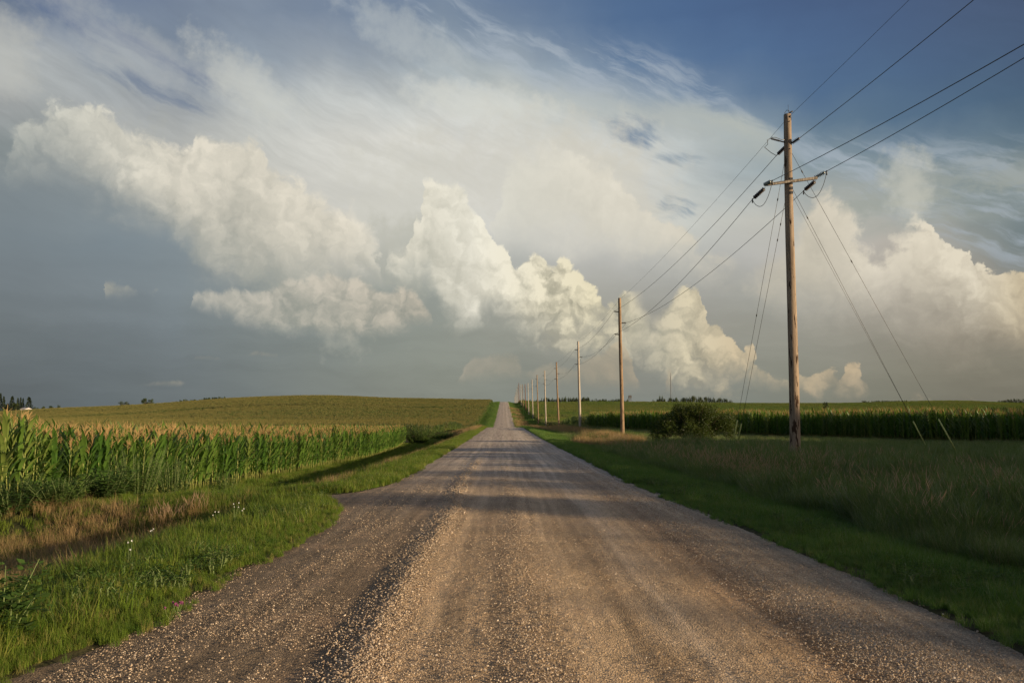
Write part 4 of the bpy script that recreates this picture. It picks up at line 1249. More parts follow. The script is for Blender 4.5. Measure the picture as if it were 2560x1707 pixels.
for i, (tp, bp, Y, wm, (r0, r1)) in enumerate(POLES):
    top = at(tp[0], tp[1], Y); bx = at(bp[0], bp[1], Y).x
    gz = land1(bx, Y)
    if i >= 12: gz = max(gz, top.z - 14.5)
    root = empty("utility_pole", (bx, Y, gz), label=PLAB[i], cat="utility pole", group=GP)
    T = Vector((top.x - bx, 0, top.z - gz))
    mb = MB(); shaft(mb, (0, 0, -0.4), T, r0, r1, n=18 if i < 4 else 8, rings=30 if i < 2 else 8, crook=0.02 if i else 0.03)
    sh = mb.build("pole_shaft", wm, root)
    def on(dz, root=root, T=T): # centre of the shaft dz below the top
        t = 1 - dz / T.z
        return Vector((T.x * t, 0, T.z * t))
    O = Vector((bx, Y, gz))
    if i == 0:
        C = on(2.92)                               # crossarm
        z = C.z
        al = Vector((-0.99, 0.0, -0.08)); ar = Vector((1.08, 0.0, 0.20))
        mb = MB()
        ang = math.atan2(ar.z - al.z, ar.x - al.x)
        mid = C + (al + ar) / 2
        mb.box(mid + Vector((0, -0.20, 0)), ((ar - al).length, 0.10, 0.105), Matrix.Rotation(-ang, 3, 'Y'))
        arm = mb.build("crossarm", M_ARM, root, smooth=False)
        mb = MB()
        for dz in (-0.16, 0.0, 0.22, 0.40): mb.box(on(2.92 + dz) + Vector((0.02, -0.19, 0)), (0.11, 0.09, 0.10))
        mb.tube([on(2.92) + Vector((0, -0.36, 0)), on(2.92) + Vector((0, 0.3, 0))], 0.018, 8)
        mb.build("crossarm_bracket", M_BOLT, root, smooth=False)
        PL, PR = C + al, C + ar
        att = {}
        att['Rn'] = PR + Vector((0.34, -0.35, 0.24)); att['Rf'] = PR + Vector((-0.28, 0.55, -0.34))
        att['Ln'] = PL + Vector((0.18, -0.35, 0.12)); att['Lf'] = PL + Vector((-0.36, 0.55, -0.42))
        for nm, a, b, mm in (("strain_insulator", PR + Vector((-0.10, -0.1, 0.02)), att['Rn'], M_GLASSI), ("strain_insulator", PR + Vector((0.02, 0.0, -0.06)), att['Rf'], M_INSUL),
                             ("strain_insulator", PL + Vector((-0.10, -0.1, 0.0)), att['Ln'], M_GLASSI), ("strain_insulator", PL + Vector((0.0, 0.0, -0.08)), att['Lf'], M_INSUL)):
            mb = MB(); insulator(mb, a, b, 0.09, 7); mb.build(nm, mm, root)
        # upper phase at the shaft
        U = on(1.22)
        att['Un'] = U + Vector((0.40, -0.30, 0.16)); att['Uf'] = U + Vector((-0.34, 0.42, -0.36))
        for a, b in ((U + Vector((0.08, -0.12, -0.04)), att['Un']), (U + Vector((-0.08, 0.10, -0.10)), att['Uf'])):
            mb = MB(); insulator(mb, a, b, 0.085, 7); mb.build("strain_insulator", M_INSUL, root)
        mb = MB()
        S1 = U + Vector((-0.78, -0.10, 0.18)); S0 = U + Vector((-0.12, -0.05, 0.02))
        insulator(mb, S0 + (S1 - S0) * 0.35, S1, 0.045, 9); mb.tube([S0, S0 + (S1 - S0) * 0.4], 0.028, 8)
        mb.build("post_insulator", M_INSUL, root)
        mb = MB()
        mb.tube([U + Vector((-0.12, -0.1, 0.12)), U + Vector((-0.32, -0.1, 0.13)), U + Vector((-0.55, -0.1, 0.22)), S1 + Vector((0.03, 0, 0.04))], 0.012, 6)
        mb.build("insulator_stay", M_STEEL, root)
        def loop(a, b, drop, out, r=0.011, n=14, skew=0):
            pts = []
            for k in range(n + 1):
                t = k / n
                s = math.sin(math.pi * t) ** 0.75
                pts.append(a.lerp(b, t) + Vector((out * s, 0, -drop * s)))
            return pts
        for a, b, dr, ou in ((att['Rn'], att['Rf'], 0.62, 0.06), (att['Ln'], att['Lf'], 0.62, 0.02)):
            mb = MB(); mb.tube(loop(a, b, dr, ou), 0.012, 6)
            mb.tube([a + Vector((0, 0, 0.03)), a + Vector((0, 0, -0.16))], 0.026, 6); mb.tube([b + Vector((0, 0, 0.03)), b + Vector((0, 0, -0.15))], 0.026, 6)
            mb.build("jumper_loop", M_WIRE, root)
        mb = MB()
        pts = [att['Uf'] + Vector((0, 0, -0.03)), att['Uf'] + Vector((-0.3, -0.2, 0.04)), att['Uf'] + Vector((-0.62, -0.35, 0.22)), S1 + Vector((-0.10, 0, -0.25)), S1 + Vector((-0.12, 0, -0.06)), S1]
        mb.tube(pts, 0.012, 6)
        mb.build("jumper_loop", M_WIRE, root)
        # cap hardware
        mb = MB()
        tp_ = T + Vector((0, 0, 0))
        mb.tube([tp_ + Vector((-0.13, -0.08, -0.06)), tp_ + Vector((-0.14, -0.08, 0.06)), tp_ + Vector((-0.06, -0.08, 0.16)), tp_ + Vector((0.03, -0.08, 0.14)), tp_ + Vector((0.05, -0.08, 0.0))], 0.012, 6)
        mb.tube([tp_ + Vector((0.04, 0, 0)), tp_ + Vector((0.03, 0, 0.42))], 0.006, 5)
        mb.tube([tp_ + Vector((0.02, -0.12, 0.02)), tp_ + Vector((0.15, -0.18, 0.08))], 0.028, 8)
        mb.tube([tp_ + Vector((0.05, -0.17, -0.14)), tp_ + Vector((0.05, 0.17, -0.14))], 0.05, 10)
        mb.build("pole_top_hardware", M_BOLT, root)
        mb = MB()
        for dz in (0.35, 1.5): mb.tube([on(dz) + Vector((0, -0.22, 0)), on(dz) + Vector((0, 0.2, 0))], 0.02, 6)
        mb.build("through_bolt", M_BOLT, root)
        tips.append(dict(S=(O + T + Vector((0.0, 0, -0.14)),) * 2, U=(O + att['Un'], O + att['Uf']), R=(O + att['Rn'], O + att['Rf']), L=(O + att['Ln'], O + att['Lf'])))
        P0 = dict(O=O, on=on)
    else:
        tip = {}
        for key, dz, sgn in (('U', 1.38, -1), ('R', 2.50, 1), ('L', 3.64, -1)):
            c = on(dz); e = c + Vector((sgn * 0.62, 0, 0.04))
            mb = MB(); insulator(mb, c + Vector((sgn * 0.10, 0, 0)), e, 0.075, 7 if i < 6 else 3)
            mb.tube([c, c + Vector((sgn * 0.2, 0, 0.0))], 0.035, 6)
            mb.build("post_insulator", M_INSUL, root)
            tip[key] = (O + e, O + e)
        mb = MB(); mb.tube([T + Vector((0, 0, -0.12)), T + Vector((0.12, 0, -0.04))], 0.03, 6)
        mb.build("pole_top_hardware", M_BOLT, root)
        tip['S'] = (O + T + Vector((0.12, 0, -0.04)),) * 2
        tips.append(tip)
    poles.append(root)

# ------------------------------------------------------------------ overhead wires : one thing for each wire of the line
END = {'S': Vector((11.9, -14.5, EYE + 12.3)), 'U': Vector((11.4, -14.5, EYE + 10.3)), 'R': Vector((12.4, -14.5, EYE + 8.3)), 'L': Vector((11.3, -14.5, EYE + 6.6))}
WL = {'S': "thin shield wire strung along the very tops of the utility poles",
      'U': "upper power line wire hung on the topmost insulators left of the poles",
      'R': "middle power line wire carried on the right side of the poles",
      'L': "lowest power line wire carried on the left side of the poles"}
SAG = {'S': 0.35, 'U': 0.75, 'R': 0.85, 'L': 0.85}
for key, rad in (('S', 0.007), ('U', 0.0125), ('R', 0.0125), ('L', 0.0125)):
    mb = MB()
    spans = [(END[key], tips[0][key][0], SAG[key] * 0.8)]
    for a, b in zip(tips[:-1], tips[1:]): spans.append((a[key][1], b[key][0], SAG[key]))
    for a, b, sg in spans:
        n = 20
        pts = [a.lerp(b, k / n) + Vector((0, 0, -4 * sg * (k / n) * (1 - k / n))) for k in range(n + 1)]
        mb.tube(pts, rad, 5, caps=False)
    o = mb.build("power_line", M_WIRE)
    tag(o, WL[key], "power line", "wires strung between the utility poles")

# ------------------------------------------------------------------ guy wires
def guy(p_from, anchor, guard_top_t, label, r=0.0085, grips=(0.1,), glen=2.1):
    o = empty("guy_wire", anchor, label=label, cat="guy wire", group="guy wires bracing the nearest pole")
    a = Vector(p_from) - Vector(anchor)
    mb = MB(); mb.tube([Vector((0, 0, 0)), a], r, 6); mb.build("cable", M_WIRE, o)
    d = a.normalized()
    mb = MB()
    vs = []
    mb.tube([d * 0.25, d * (0.25 + glen)], [0.026, 0.030], 8)
    mb.build("guy_guard", M_GUARD, o)
    for t in grips:
        mb = MB(); c = a * (1 - t); mb.tube([c - d * 0.09, c, c + d * 0.09], [0.010, 0.028, 0.010], 8); mb.build("wire_grip", M_BOLT, o)
    return o
def w_on(dz, dx=0, dy=0): return P0['O'] + P0['on'](dz) + Vector((dx, dy, 0))
GA = at(2402, 1148, 36.5); GB = at(2325, 1134, 39.5)
for q in (GA, GB): q.z = min(q.z, land1(q.x, q.y) + 0.3)
guy(w_on(1.62, 0.14), GA, 0, "guy wire reaching farthest right of the nearest pole, with a yellow guard", grips=(0.055, 0.33))
guy(w_on(3.15, 0.15), GB, 0, "upper of two close guy wires slanting right from the nearest pole", grips=(0.09,))
guy(w_on(3.45, 0.15), GB + Vector((0.10, 0.15, 0)), 0, "lower of two close guy wires slanting right from the nearest pole", r=0.0065, grips=(), glen=0.3)
GC = at(1828, 1096, 43.0); GD = at(1840, 1090, 45.0)
for q in (GC, GD): q.z = land1(q.x, q.y)
guy(w_on(2.0, -0.14, 0.1), GC, 0, "guy wire on the left side of the nearest pole, starting highest", grips=(0.10, 0.46))
guy(w_on(3.6, -0.14, 0.1), GD, 0, "guy wire on the left side of the nearest pole, starting below the crossarm", grips=(0.07, 0.12))

# ------------------------------------------------------------------ shrubs, weeds, flowers
def leafy(lobes, n, size, aspect=1.6, shell=0.5, m=None, jag=0.25):
    """leaf quads spread through the volume of lumpy lobes"""
    mb = MB()
    tot = sum((l[3] * l[4] * l[5]) ** 0.8 for l in lobes)
    for (cx, cy, cz, rx, ry_, rz) in lobes:
        k = int(n * (rx * ry_ * rz) ** 0.8 / tot)
        ph = [rv(0, 6.28) for _ in range(6)]
        for _ in range(k):
            u = rv(-1, 1); t = rv(0, 6.28); s = math.sqrt(1 - u * u)
            dx, dy, dz = s * math.cos(t), s * math.sin(t), u
            bump = 1 + jag * (math.sin(3 * t + ph[0]) * math.sin(4 * u + ph[1]) + 0.6 * math.sin(7 * t + ph[2] + 5 * u))
            r = (1 - shell * random.random() ** 1.5) * bump
            c = Vector((cx + dx * rx * r, cy + dy * ry_ * r, cz + dz * rz * r))
            if c.z < 0.02: continue
            a = Vector((rv(-1, 1), rv(-1, 1), rv(-.6, 1))).normalized()
            b = a.cross(Vector((rv(-1, 1), rv(-1, 1), rv(-1, 1)))).normalized()
            L = size * rv(.6, 1.3); W = L / aspect
            mb.add([c - b * W * .5, c + a * L * .5 - b * W * .1, c + b * W * .5, c - a * L * .5 + b * W * .1], [(0, 1, 2, 3)])
    return mb

SB = at(1742, 1104, 58.0)
sz = land1(SB.x, SB.y)
root = empty("shrub", (SB.x, SB.y, sz), label="round dark green bush beside the cornfield between the two nearest poles", cat="bush")
lobes = []
for k in range(26):
    a = rv(0, 6.28); r = rv(0, 1) ** 0.6
    x = 2.9 * r * math.cos(a) - 0.2 + 0.0; y = 1.6 * r * math.sin(a)
    top = 3.1 * (1 - 0.55 * (abs(x + 0.1) / 2.6) ** 2.2)
    lobes.append((x, y, rv(0.25, 0.78) * top, rv(.55, .9), rv(.55, .9), rv(.5, .8)))
leafy(lobes, 38000, 0.11, 2.2, 0.65, jag=0.2).build("foliage", M_SHRUB, root, smooth=False)
mb = MB()
for k in range(26):
    a = rv(0, 6.28); q = Vector((math.cos(a) * rv(.5, 2.2), math.sin(a) * rv(.4, 1.5), rv(1.2, 2.7)))
    mb.tube([(0, 0, -0.1), q * 0.45 + Vector((0, 0, 0.1)), q], [0.03, 0.016, 0.006], 5)
mb.build("stem", M_BARK, root)
# leafy sprays that break the outline
mb = MB()
for k in range(190):
    a = rv(0, 6.28); b = Vector((math.cos(a) * 2.9 * rv(.1, 1), math.sin(a) * 1.6 * rv(.2, 1), 0))
    top = 3.05 * (1 - 0.55 * (abs(b.x) / 2.6) ** 2.2)
    p = Vector((b.x, b.y, max(0.15, top * rv(0.60, 0.82)))); d = Vector((rv(-.6, .6) + b.x * 0.18, rv(-.4, .4), 1)).normalized()
    for j in range(14):
        c = p + d * (0.05 * j); s = Vector((rv(-1, 1), rv(-1, 1), rv(0, .8))).normalized()
        n_ = s.cross(Vector((rv(-1, 1), rv(-1, 1), rv(-1, 1)))).normalized()
        mb.add([c, c + s * .06 + n_ * .018, c + s * .12, c + s * .06 - n_ * .018], [(0, 1, 2, 3)])
mb.build("foliage", M_SHRUB, root, smooth=False)

def weed(h, w, n, leaf=0.07, asp=1.5, shape='bush'):
    st, lf = MB(), MB()
    for k in range(max(3, int(n / 60))):
        a = rv(0, 6.28); r = w * math.sqrt(random.random())
        hh = h * rv(.6, 1.05)
        base = Vector((r * .35 * math.cos(a), r * .35 * math.sin(a), -0.03)); tip = Vector((r * math.cos(a), r * math.sin(a), hh))
        mid = base.lerp(tip, .5) + Vector((rv(-.05, .05), rv(-.05, .05), .05))
        st.tube([base, mid, tip], [0.008, 0.006, 0.003], 4)
        for j in range(int(n / max(3, int(n / 60)))):
            t = rv(0.12, 1.0)
            c = (base.lerp(mid, t * 2) if t < .5 else mid.lerp(tip, t * 2 - 1))
            az = rv(0, 6.28); L = leaf * rv(.6, 1.3) * (1.25 - .6 * t)
            d = Vector((math.cos(az), math.sin(az), rv(-.25, .6))).normalized(); s = Vector((-math.sin(az), math.cos(az), rv(-.3, .3)))
            c = c + d * rv(0.0, .10)
            W = L / asp
            lf.add([c, c + d * L * .4 - s * W * .5, c + d * L, c + d * L * .4 + s * W * .5], [(0, 1, 2, 3)])
    return st, lf
def put_weed(px, py, Y, h, w, n, label, leaf=0.07, asp=1.5, matl=None, z=None, group=None, cat="weed"):
    q = at(px, py, Y)
    o = empty("leafy_weed", (q.x, q.y, land1(q.x, q.y) if z is None else z), label=label, cat=cat, group=group)
    st, lf = weed(h, w, n, leaf, asp)
    st.build("stem", M_STEM, o); lf.build("foliage", matl or M_WEED, o, smooth=False)
    return o
put_weed(-10, 1610, 6.2, 0.66, 0.34, 900, "broad leafed weed in the bottom left corner of the verge", 0.10, 1.7)
put_weed(345, 1150, 20.5, 1.45, 0.75, 3000, "tall dark leafy weed standing against the corn wall", 0.10, 2.4)
put_weed(440, 1130, 24.0, 1.4, 0.7, 2600, "dark bushy weed against the corn, right of the tallest weed", 0.10, 2.4)
put_weed(150, 1220, 17.6, 0.6, 1.0, 2800, "low bushy weeds at the corn foot near the left picture edge", 0.10, 2.0)
put_weed(265, 1225, 18.6, 0.70, 0.7, 1500, "heart leafed weed at the corn foot above the dry ditch", 0.12, 1.2)
put_weed(30, 1230, 17.0, 0.75, 0.9, 2200, "leafy weed patch hiding the corn foot at the left picture edge", 0.10, 2.2)
put_weed(560, 1160, 27.5, 0.9, 0.7, 1500, "small dark weed clump at the corn foot halfway along the wall", 0.09, 2.2)
put_weed(1045, 1090, 100, 2.0, 2.6, 5200, "dark weed thicket past the far corner of the near cornfield", 0.22, 1.8)
put_weed(1105, 1078, 112, 1.3, 2.4, 2600, "low weeds between the cornfield corner and the dry shoulder", 0.20, 1.8)
put_weed(1480, 1075, 70, 1.0, 2.2, 2800, "green leafy weeds at the foot of the second pole", 0.16, 1.6)
put_weed(1905, 1110, 31, 0.85, 0.8, 1500, "yellowish leafy weed left of the nearest pole foot", 0.08, 1.6)
put_weed(2020, 1112, 30.5, 0.7, 0.7, 1200, "leafy weed right of the nearest pole foot", 0.08, 1.6)

def flower(px, py, Y, h, kind, label, group):
    q = at(px, py, Y)
    o = empty("wild_flower", (q.x, q.y, land1(q.x, q.y)), label=label, cat="flower", group=group)
    st = MB(); pt = MB()
    heads = []
    for k in range(3 if kind == 'white' else 4):
        tip = Vector((rv(-.07, .07), rv(-.07, .07), h * rv(.75, 1.0)))
        st.tube([(0, 0, 0), tip * 0.5 + Vector((rv(-.02, .02), 0, 0)), tip], [0.004, 0.003, 0.002], 4)
        heads.append(tip)
    for t in heads:
        if kind == 'white':
            for j in range(5):
                a = j * 1.2566
                d = Vector((math.cos(a), -0.4, math.sin(a))).normalized(); s = Vector((-math.sin(a), 0, math.cos(a)))
                pt.add([t, t + d * .007 + s * .004, t + d * .014, t + d * .007 - s * .004], [(0, 1, 2, 3)])
        else:
            for j in range(40):
                d = Vector((rv(-1, 1), rv(-1, 1), rv(-.5, 1))).normalized(); s = d.cross(Vector((0, 0.3, 1))).normalized()
                pt.add([t, t + d * .010 + s * .003, t + d * .017, t + d * .010 - s * .003], [(0, 1, 2, 3)])
    st.build("stem", M_STEM, o)
    pt.build("petals" if False else "blossom", M_PETAL if kind == 'white' else M_CLOVER, o, smooth=False)
M_PETAL = plain("white_petal", (0.75, 0.75, 0.72), 0.6)
M_CLOVER = plain("pink_clover", (0.42, 0.10, 0.28), 0.7)
WG, CG = "white campion flowers in the left verge", "pink clover heads at the left road edge"
for px, py, Y, h, l in ((318, 1425, 9.2, .42, "white flower standing alone in the middle of the left verge"), (380, 1350, 12.0, .35, "white flower in the left verge above the lone one"),
                     (545, 1302, 13.2, .38, "left of the three white flowers by the tan grass clump"), (585, 1300, 13.2, .48, "tallest white flower, middle of the three by the tan grass"), (606, 1292, 13.8, .36, "right of the three white flowers by the tan grass clump")):
    flower(px, py, Y, h, 'white', l, WG)
flower(430, 1490, 7.0, 0.16, 'pink', "pink clover at the left road edge, leftmost blossoms", CG)
flower(452, 1480, 7.1, 0.14, 'pink', "pink clover at the left road edge, nearest the gravel", CG)

# small broad leaves between the grass blades
def herb():
    st, lf = weed(0.16, 0.12, 70, 0.035, 1.3)
    m = MB(); m.add(st.v, st.f, 0); m.add(lf.v, lf.f, 1)
    return bpy.data.objects.new("verge_herb_mesh", m.mesh("verge_herb_mesh", [M_STEM, M_WEED], False))
herbs = [herb() for _ in range(5)]
put_grass("verge_herbs", lambda y: (np.maximum(-6.0 + 0 * y, -0.67 * y), left_edge(y)), 4, 24, 1500, herbs,
          lambda x, y: 1.1 + 0 * x, "small broad leafed herbs among the grass of the left verge", prob=lambda x, y: np.clip(5 * fbm(x * 0.8 + 60, y * 0.8, 3), 0, 1))
put_grass("verge_herbs", lambda y: (right_edge(y), 7.0 + 0 * y), 5, 30, 1200, herbs,
          lambda x, y: 1.2 + 0 * x, "small broad leafed herbs among the grass of the right verge", prob=lambda x, y: np.clip(5 * fbm(x * 0.8 + 80, y * 0.8, 3), 0, 1))
# tan grass clump in the ditch
def clump(px, py, Y, h, n, spread, label):
    q = at(px, py, Y)
    m = tuft(n, h, spread, 0.008, seg=3, curl=0.25, lean=0.16, head=1, headp=0.3)
    o = m.build("dry_grass_clump", [M_DRY, M_SEED])
    o.location = (q.x, q.y, land1(q.x, q.y))
    tag(o, label, "grass clump")
clump(490, 1275, 16.6, 0.52, 160, 0.20, "upright tan grass clump at the right end of the dry ditch strip")
clump(425, 1275, 16.4, 0.45, 200, 0.35, "low tan grass clump left of the upright one")
clump(2330, 1250, 17.0, 1.25, 46, 0.40, "tall straw coloured grass stems near the right picture edge")
clump(2110, 1210, 19.0, 1.15, 34, 0.40, "tall straw grass stems left of the yellow guy guards")

# ------------------------------------------------------------------ far trees, each on its own
def tree_mesh(kind):
    mb = MB()
    if kind == 'pine':
        H = 1.0
        mb.tube([(0, 0, -0.05), (0, 0, 0.95)], [0.018, 0.004], 5, mi=1)
        for i in range(34):
            z = 0.06 + 0.92 * i / 34
            r = 0.235 * (1 - z) ** 0.85 * rv(.8, 1.15) + 0.008
            for k in range(15):
                a = rv(0, 6.28); rr = r * rv(.5, 1.1)
                c = Vector((rr * math.cos(a), rr * math.sin(a), z + rv(-.02, .02)))
                d = Vector((math.cos(a), math.sin(a), -0.25)) * rv(.03, .06); s = Vector((-math.sin(a), math.cos(a), 0)) * rv(.015, .04)
                mb.add([c - d, c + s, c + d, c - s + Vector((0, 0, .02))], [(0, 1, 2, 3)])
        return mb.mesh("spruce_mesh", [M_PINE, M_BARK], False)
    w = {'round': 0.42, 'broad': 0.60, 'tall': 0.32}[kind]
    lob = []
    for k in range(16):
        a = rv(0, 6.28); r = rv(0, 1) ** .6
        z = rv(.26, .82)
        ww = w * math.sin(math.pi * min(1, z / .98)) ** .5
        lob.append((ww * r * math.cos(a) * .8, ww * r * math.sin(a) * .8, z, rv(.11, .2), rv(.11, .2), rv(.09, .17)))
    m = leafy(lob, 3600, 0.036, 1.4, 0.7, jag=.25)
    mb.add(m.v, m.f, 0)
    mb.tube([(0, 0, -0.05), (0, 0, 0.3), (0.01, 0, 0.7)], [0.035, 0.028, 0.012], 6, mi=1)
    for k in range(5):
        a = rv(0, 6.28)
        mb.tube([(0, 0, rv(.2, .4)), (w * .6 * math.cos(a), w * .6 * math.sin(a), rv(.5, .8))], [0.015, 0.004], 4, mi=1)
    return mb.mesh("tree_mesh", [M_TREE, M_BARK], False)
KM = {k: [tree_mesh(k) for _ in range(3)] for k in ('pine', 'round', 'broad', 'tall')}
def far_tree(px, top, wpx, Y, kind, label, group, name=None):
    t = at(px, top, Y)
    gz = land1(t.x, t.y)
    H = t.z - gz
    o = bpy.data.objects.new(name or ("spruce_tree" if kind == 'pine' else "tree"), random.choice(KM[kind]))
    link(o)
    o.location = (t.x, t.y, gz)
    if kind != 'pine': H *= 1.06
    nat = {'pine': 0.47, 'round': 0.9, 'broad': 1.25, 'tall': 0.72}[kind]
    W = wpx / FPX * Y / nat
    o.scale = (W, W, H)
    o.rotation_euler = (0, 0, rv(0, 6.28))
    tag(o, label, "tree", group)
# left : farmstead spruces
LG = "farmstead trees on the far left skyline"
for px, top, w, k, l in ((2, 981, 16, 'pine', "dark spruce cut by the left picture edge"), (10, 989, 14, 'pine', "second spruce from the left picture edge"), (31, 989, 22, 'pine', "broad spruce rising over the farm trees, third from the left"),
                         (45, 993, 12, 'pine', "slim spruce, first of the tight three in the farm trees"), (52, 992, 12, 'pine', "slim spruce, middle of the tight three in the farm trees"), (58, 994, 12, 'pine', "slim spruce, last of the tight three in the farm trees"), (73, 991, 24, 'pine', "solitary spruce standing just right of the white barn"),
                         (16, 1008, 20, 'round', "dark round tree between the left edge spruces"), (24, 1006, 22, 'broad', "dark round tree under the broad spruce"), (48, 1005, 24, 'broad', "dark tree mass below the slim spruces"), (37, 1006, 20, 'round', "round tree left of the slim spruces"),
                         (89, 1016, 14, 'round', "small round tree right of the solitary spruce"), (100, 1019, 18, 'broad', "low tree, second right of the solitary spruce"), (110, 1015, 12, 'round', "small tree on the left skyline, third right of the spruce"), (127, 1013, 14, 'round', "rounded tree on the left skyline where the hill begins"), (147, 1011, 10, 'tall', "last small tree before the left hill slope")):
    far_tree(px, top, w, 700, k, l, LG)
far_tree(311, 1001, 34, 610, 'broad', "dome shaped tree sitting alone on the left hill slope", None)
far_tree(362, 994, 20, 610, 'round', "taller round tree of the pair on the left slope", "pair of trees on the left slope")
far_tree(376, 996, 18, 612, 'round', "lower right tree of the pair on the left slope", "pair of trees on the left slope")
HG = "row of low trees peeking over the left hill"
for i in range(15):
    px = 434 + i * 9.0 + rv(-2, 2)
    far_tree(px, 1002.5 - i * 0.92 + rv(-1.5, 1.5) - (2 if i in (2, 3, 9, 10) else 0), rv(11, 16), 640, 'broad' if i % 2 else 'round', "low dark tree in the row peeking over the left hill", HG)
# right : shelter belt behind the far poles
BG = "trees of the long belt behind the far poles"
for i in range(40):
    px = 1312 + i * 6.6 + rv(-2, 2)
    far_tree(px, (993.5 if i > 6 else 997) + rv(-3, 2.5) + (2.5 if 24 < i else 0), rv(13, 20), 950, ('round', 'broad')[i % 2], "dark tree in the long belt on the skyline behind the poles", BG)
SG = "small grove left of the radio mast"
for px, top, w, k, l in ((1636, 998, 14, 'round', "leftmost low tree of the small grove left of the mast"), (1646, 996, 12, 'round', "low tree second in the small grove left of the mast"), (1649, 989, 7, 'tall', "slim taller tree, left one in the grove by the mast"), (1656, 989, 7, 'tall', "slim taller tree, right one in the grove by the mast"), (1661, 995, 13, 'round', "rightmost tree of the small grove left of the mast"), (1653, 994, 14, 'broad', "middle tree of the small grove left of the mast")):
    far_tree(px, top, w, 900, k, l, SG)
GG = "dark grove right of the radio mast"
prof = [(1675, 992), (1682, 994), (1690, 992), (1698, 994), (1707, 993), (1715, 992), (1722, 991), (1728, 989), (1735, 987), (1743, 988), (1750, 989), (1758, 990), (1766, 991), (1774, 991), (1782, 992), (1790, 992), (1798, 992), (1806, 993), (1814, 994), (1821, 996), (1827, 998)]
for i, (px, top) in enumerate(prof):
    far_tree(px, top + rv(-1, 1), rv(13, 18), 850, ('round', 'broad')[i % 2], "dark tree of the dense grove just right of the radio mast", GG)
HR = "thin hedge trees on the right skyline"
for i in range(16):
    far_tree(2158 + i * 7.2, 1000.5 + rv(-.8, .8) - i * .06, rv(11, 14), 640, 'broad', "tiny tree of the thin hedge on the right skyline", HR)
FR = "wooded rise at the right picture edge"
for i in range(9):
    far_tree(2500 + i * 8, (999 - min(i, 4) * 1.1) + rv(-1, 1), rv(16, 22), 800, 'broad', "dark tree on the wooded rise at the right picture edge", FR)
q = at(2063, 1010, 420); gz = land1(q.x, q.y)
far_tree(2064, 1003, 18, 420, 'broad', "lone dark bush inside the distant right field", None, name="bush")

# ------------------------------------------------------------------ mast, grain tower, barn
M_WHITE = plain("white_barn_metal", (0.45, 0.44, 0.42), 0.6)
M_ROOF = plain("grey_barn_roof", (0.30, 0.29, 0.28), 0.6)
M_DARKST = plain("dark_grain_steel", (0.10, 0.10, 0.10), 0.6)
YB = 690
b0 = at(65, 1024, YB); gz = land1(b0.x, b0.y); L = 12 / FPX * YB; topz = at(65, 1018.5, YB).z; eave = at(65, 1022, YB).z
root = empty("barn", (b0.x, b0.y, gz), label="long white farm building with pale roof beside the left spruces", cat="barn")
mb = MB(); w2 = 5
e = eave - gz; t = topz - gz
mb.add([(-L / 2, -w2, 0), (L / 2, -w2, 0), (L / 2, w2, 0), (-L / 2, w2, 0), (-L / 2, -w2, e), (L / 2, -w2, e), (L / 2, w2, e), (-L / 2, w2, e), (-L / 2, 0, t - .05), (L / 2, 0, t - .05)],
       [(0, 1, 5, 4), (2, 3, 7, 6), (1, 2, 6, 9, 5), (3, 0, 4, 8, 7)])
mb.build("wall", M_WHITE, root, smooth=False)
mb = MB(); o_ = 0.4
mb.add([(-L / 2 - o_, -w2 - o_, e - .1), (L / 2 + o_, -w2 - o_, e - .1), (L / 2 + o_, 0, t), (-L / 2 - o_, 0, t), (L / 2 + o_, w2 + o_, e - .1), (-L / 2 - o_, w2 + o_, e - .1)], [(0, 1, 2, 3), (3, 2, 4, 5)])
mb.build("roof", M_ROOF, root, smooth=False)

YM = 1200
m0 = at(1677, 1000, YM); gz = land1(m0.x, m0.y); H = at(1677, 932, YM).z - gz
root = empty("radio_mast", (m0.x, m0.y, gz), label="thin tall radio mast on the right skyline between the tree groves", cat="mast")
mb = MB(); mb.tube([(0, 0, 0), (0, 0, H * .93)], 0.42, 4); mb.build("lattice_column", M_DARKST, root)
mb = MB(); mb.tube([(0, 0, H * .93), (0, 0, H)], 0.22, 4); mb.build("antenna", M_DARKST, root)
for k in range(3):
    a = k * 2.094 + .5
    mb = MB()
    for hh in (.5, .9): mb.tube([(0, 0, H * hh), (H * .35 * math.cos(a), H * .35 * math.sin(a), 0)], 0.05, 3)
    mb.build("stay_wire", M_DARKST, root)

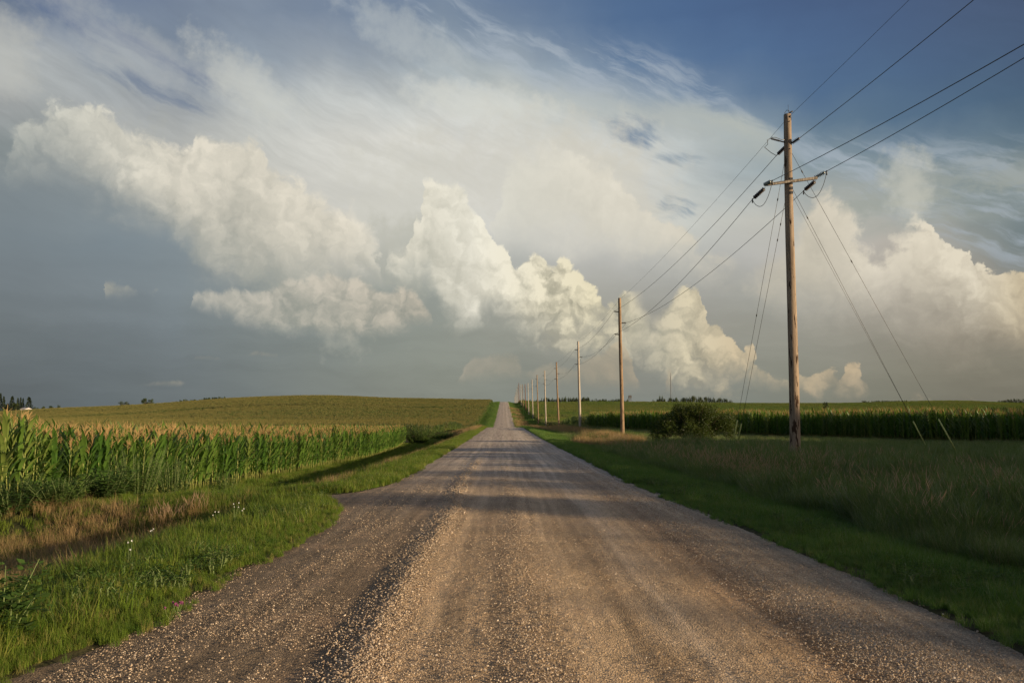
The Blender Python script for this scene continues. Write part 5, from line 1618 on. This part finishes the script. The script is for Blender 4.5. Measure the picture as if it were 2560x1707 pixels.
YG = 1100
g0 = at(1575, 1000, YG); gz = land1(g0.x, g0.y); H = at(1575, 988, YG).z - gz
root = empty("grain_elevator", (g0.x, g0.y, gz), label="dark grain elevator tower on the skyline just right of the second pole", cat="grain elevator")
mb = MB()
for sx_ in (-1.3, 1.3):
    for sy_ in (-1.3, 1.3): mb.tube([(sx_ * 1.2, sy_, 0), (sx_, sy_, H * .88)], 0.22, 5)
for k in range(6):
    z_ = H * .88 * (k + .5) / 6
    mb.tube([(-1.3, -1.3, z_ - 1), (1.3, -1.3, z_ + 1)], 0.12, 4); mb.tube([(1.3, 1.3, z_ - 1), (-1.3, 1.3, z_ + 1)], 0.12, 4)
mb.build("frame", M_DARKST, root)
mb = MB(); mb.box((0, 0, H * .93), (4.2, 3.2, H * .12)); mb.box((0.3, 0, H * .985), (2.4, 2.2, H * .04)); mb.build("head_house", M_DARKST, root, smooth=False)
mb = MB(); mb.tube([(-3.2, 0, 0), (-3.0, 0, H * .8), (-1.2, 0, H * .92)], 0.3, 6); mb.build("spout", M_DARKST, root)

# ------------------------------------------------------------------ windbreak added out of view on the right, shaped to shade verge, road and corn
mb = MB(); tr = MB()
yy = -29.0
while yy < 74:
    X0 = 73 + rv(-2, 2); gz = land1(X0, yy); Hh = float(np.interp(yy, [-29, -23, -16.5, -12, -5, 20, 29, 33, 74], [12.2, 12.5, 13.1, 13.4, 13.4, 12.9, 12.2, 8.0, 7.4])) + 0.2 + rv(-0.5, .5) - gz
    lob = [(X0 + rv(-1.5, 1.5), yy + rv(-1.6, 1.6), gz + Hh * rv(.15, .84), rv(1.2, 2), rv(1.3, 2.1), rv(1.0, 1.8)) for _ in range(8)]
    lob += [(X0, yy, gz + Hh - 1.3, 1.5, 1.6, 1.3), (X0 + .4, yy + .8, gz + Hh - 2.6, 1.7, 1.8, 1.6), (X0 - .5, yy - .7, gz + Hh - 3.4, 1.7, 1.8, 1.6)]
    for l in lob:
        m = leafy([(0, 0, 50, l[3], l[4], l[5])], 330, 0.75, 1.3, 0.6)
        mb.add([(v[0] + l[0], v[1] + l[1], v[2] - 50 + l[2]) for v in m.v], m.f)
    tr.tube([(X0, yy, gz - .2), (X0, yy, gz + Hh * .7)], [.2, .08], 6)
    yy += rv(1.2, 1.7)
mb.add(tr.v, tr.f, 1)
o = mb.build("shade_windbreak", [M_TREE, M_BARK], smooth=False)
tag(o, "dense windbreak of dark trees, unseen on the right, added to cast shade", "shade_windbreak", kind="stuff")
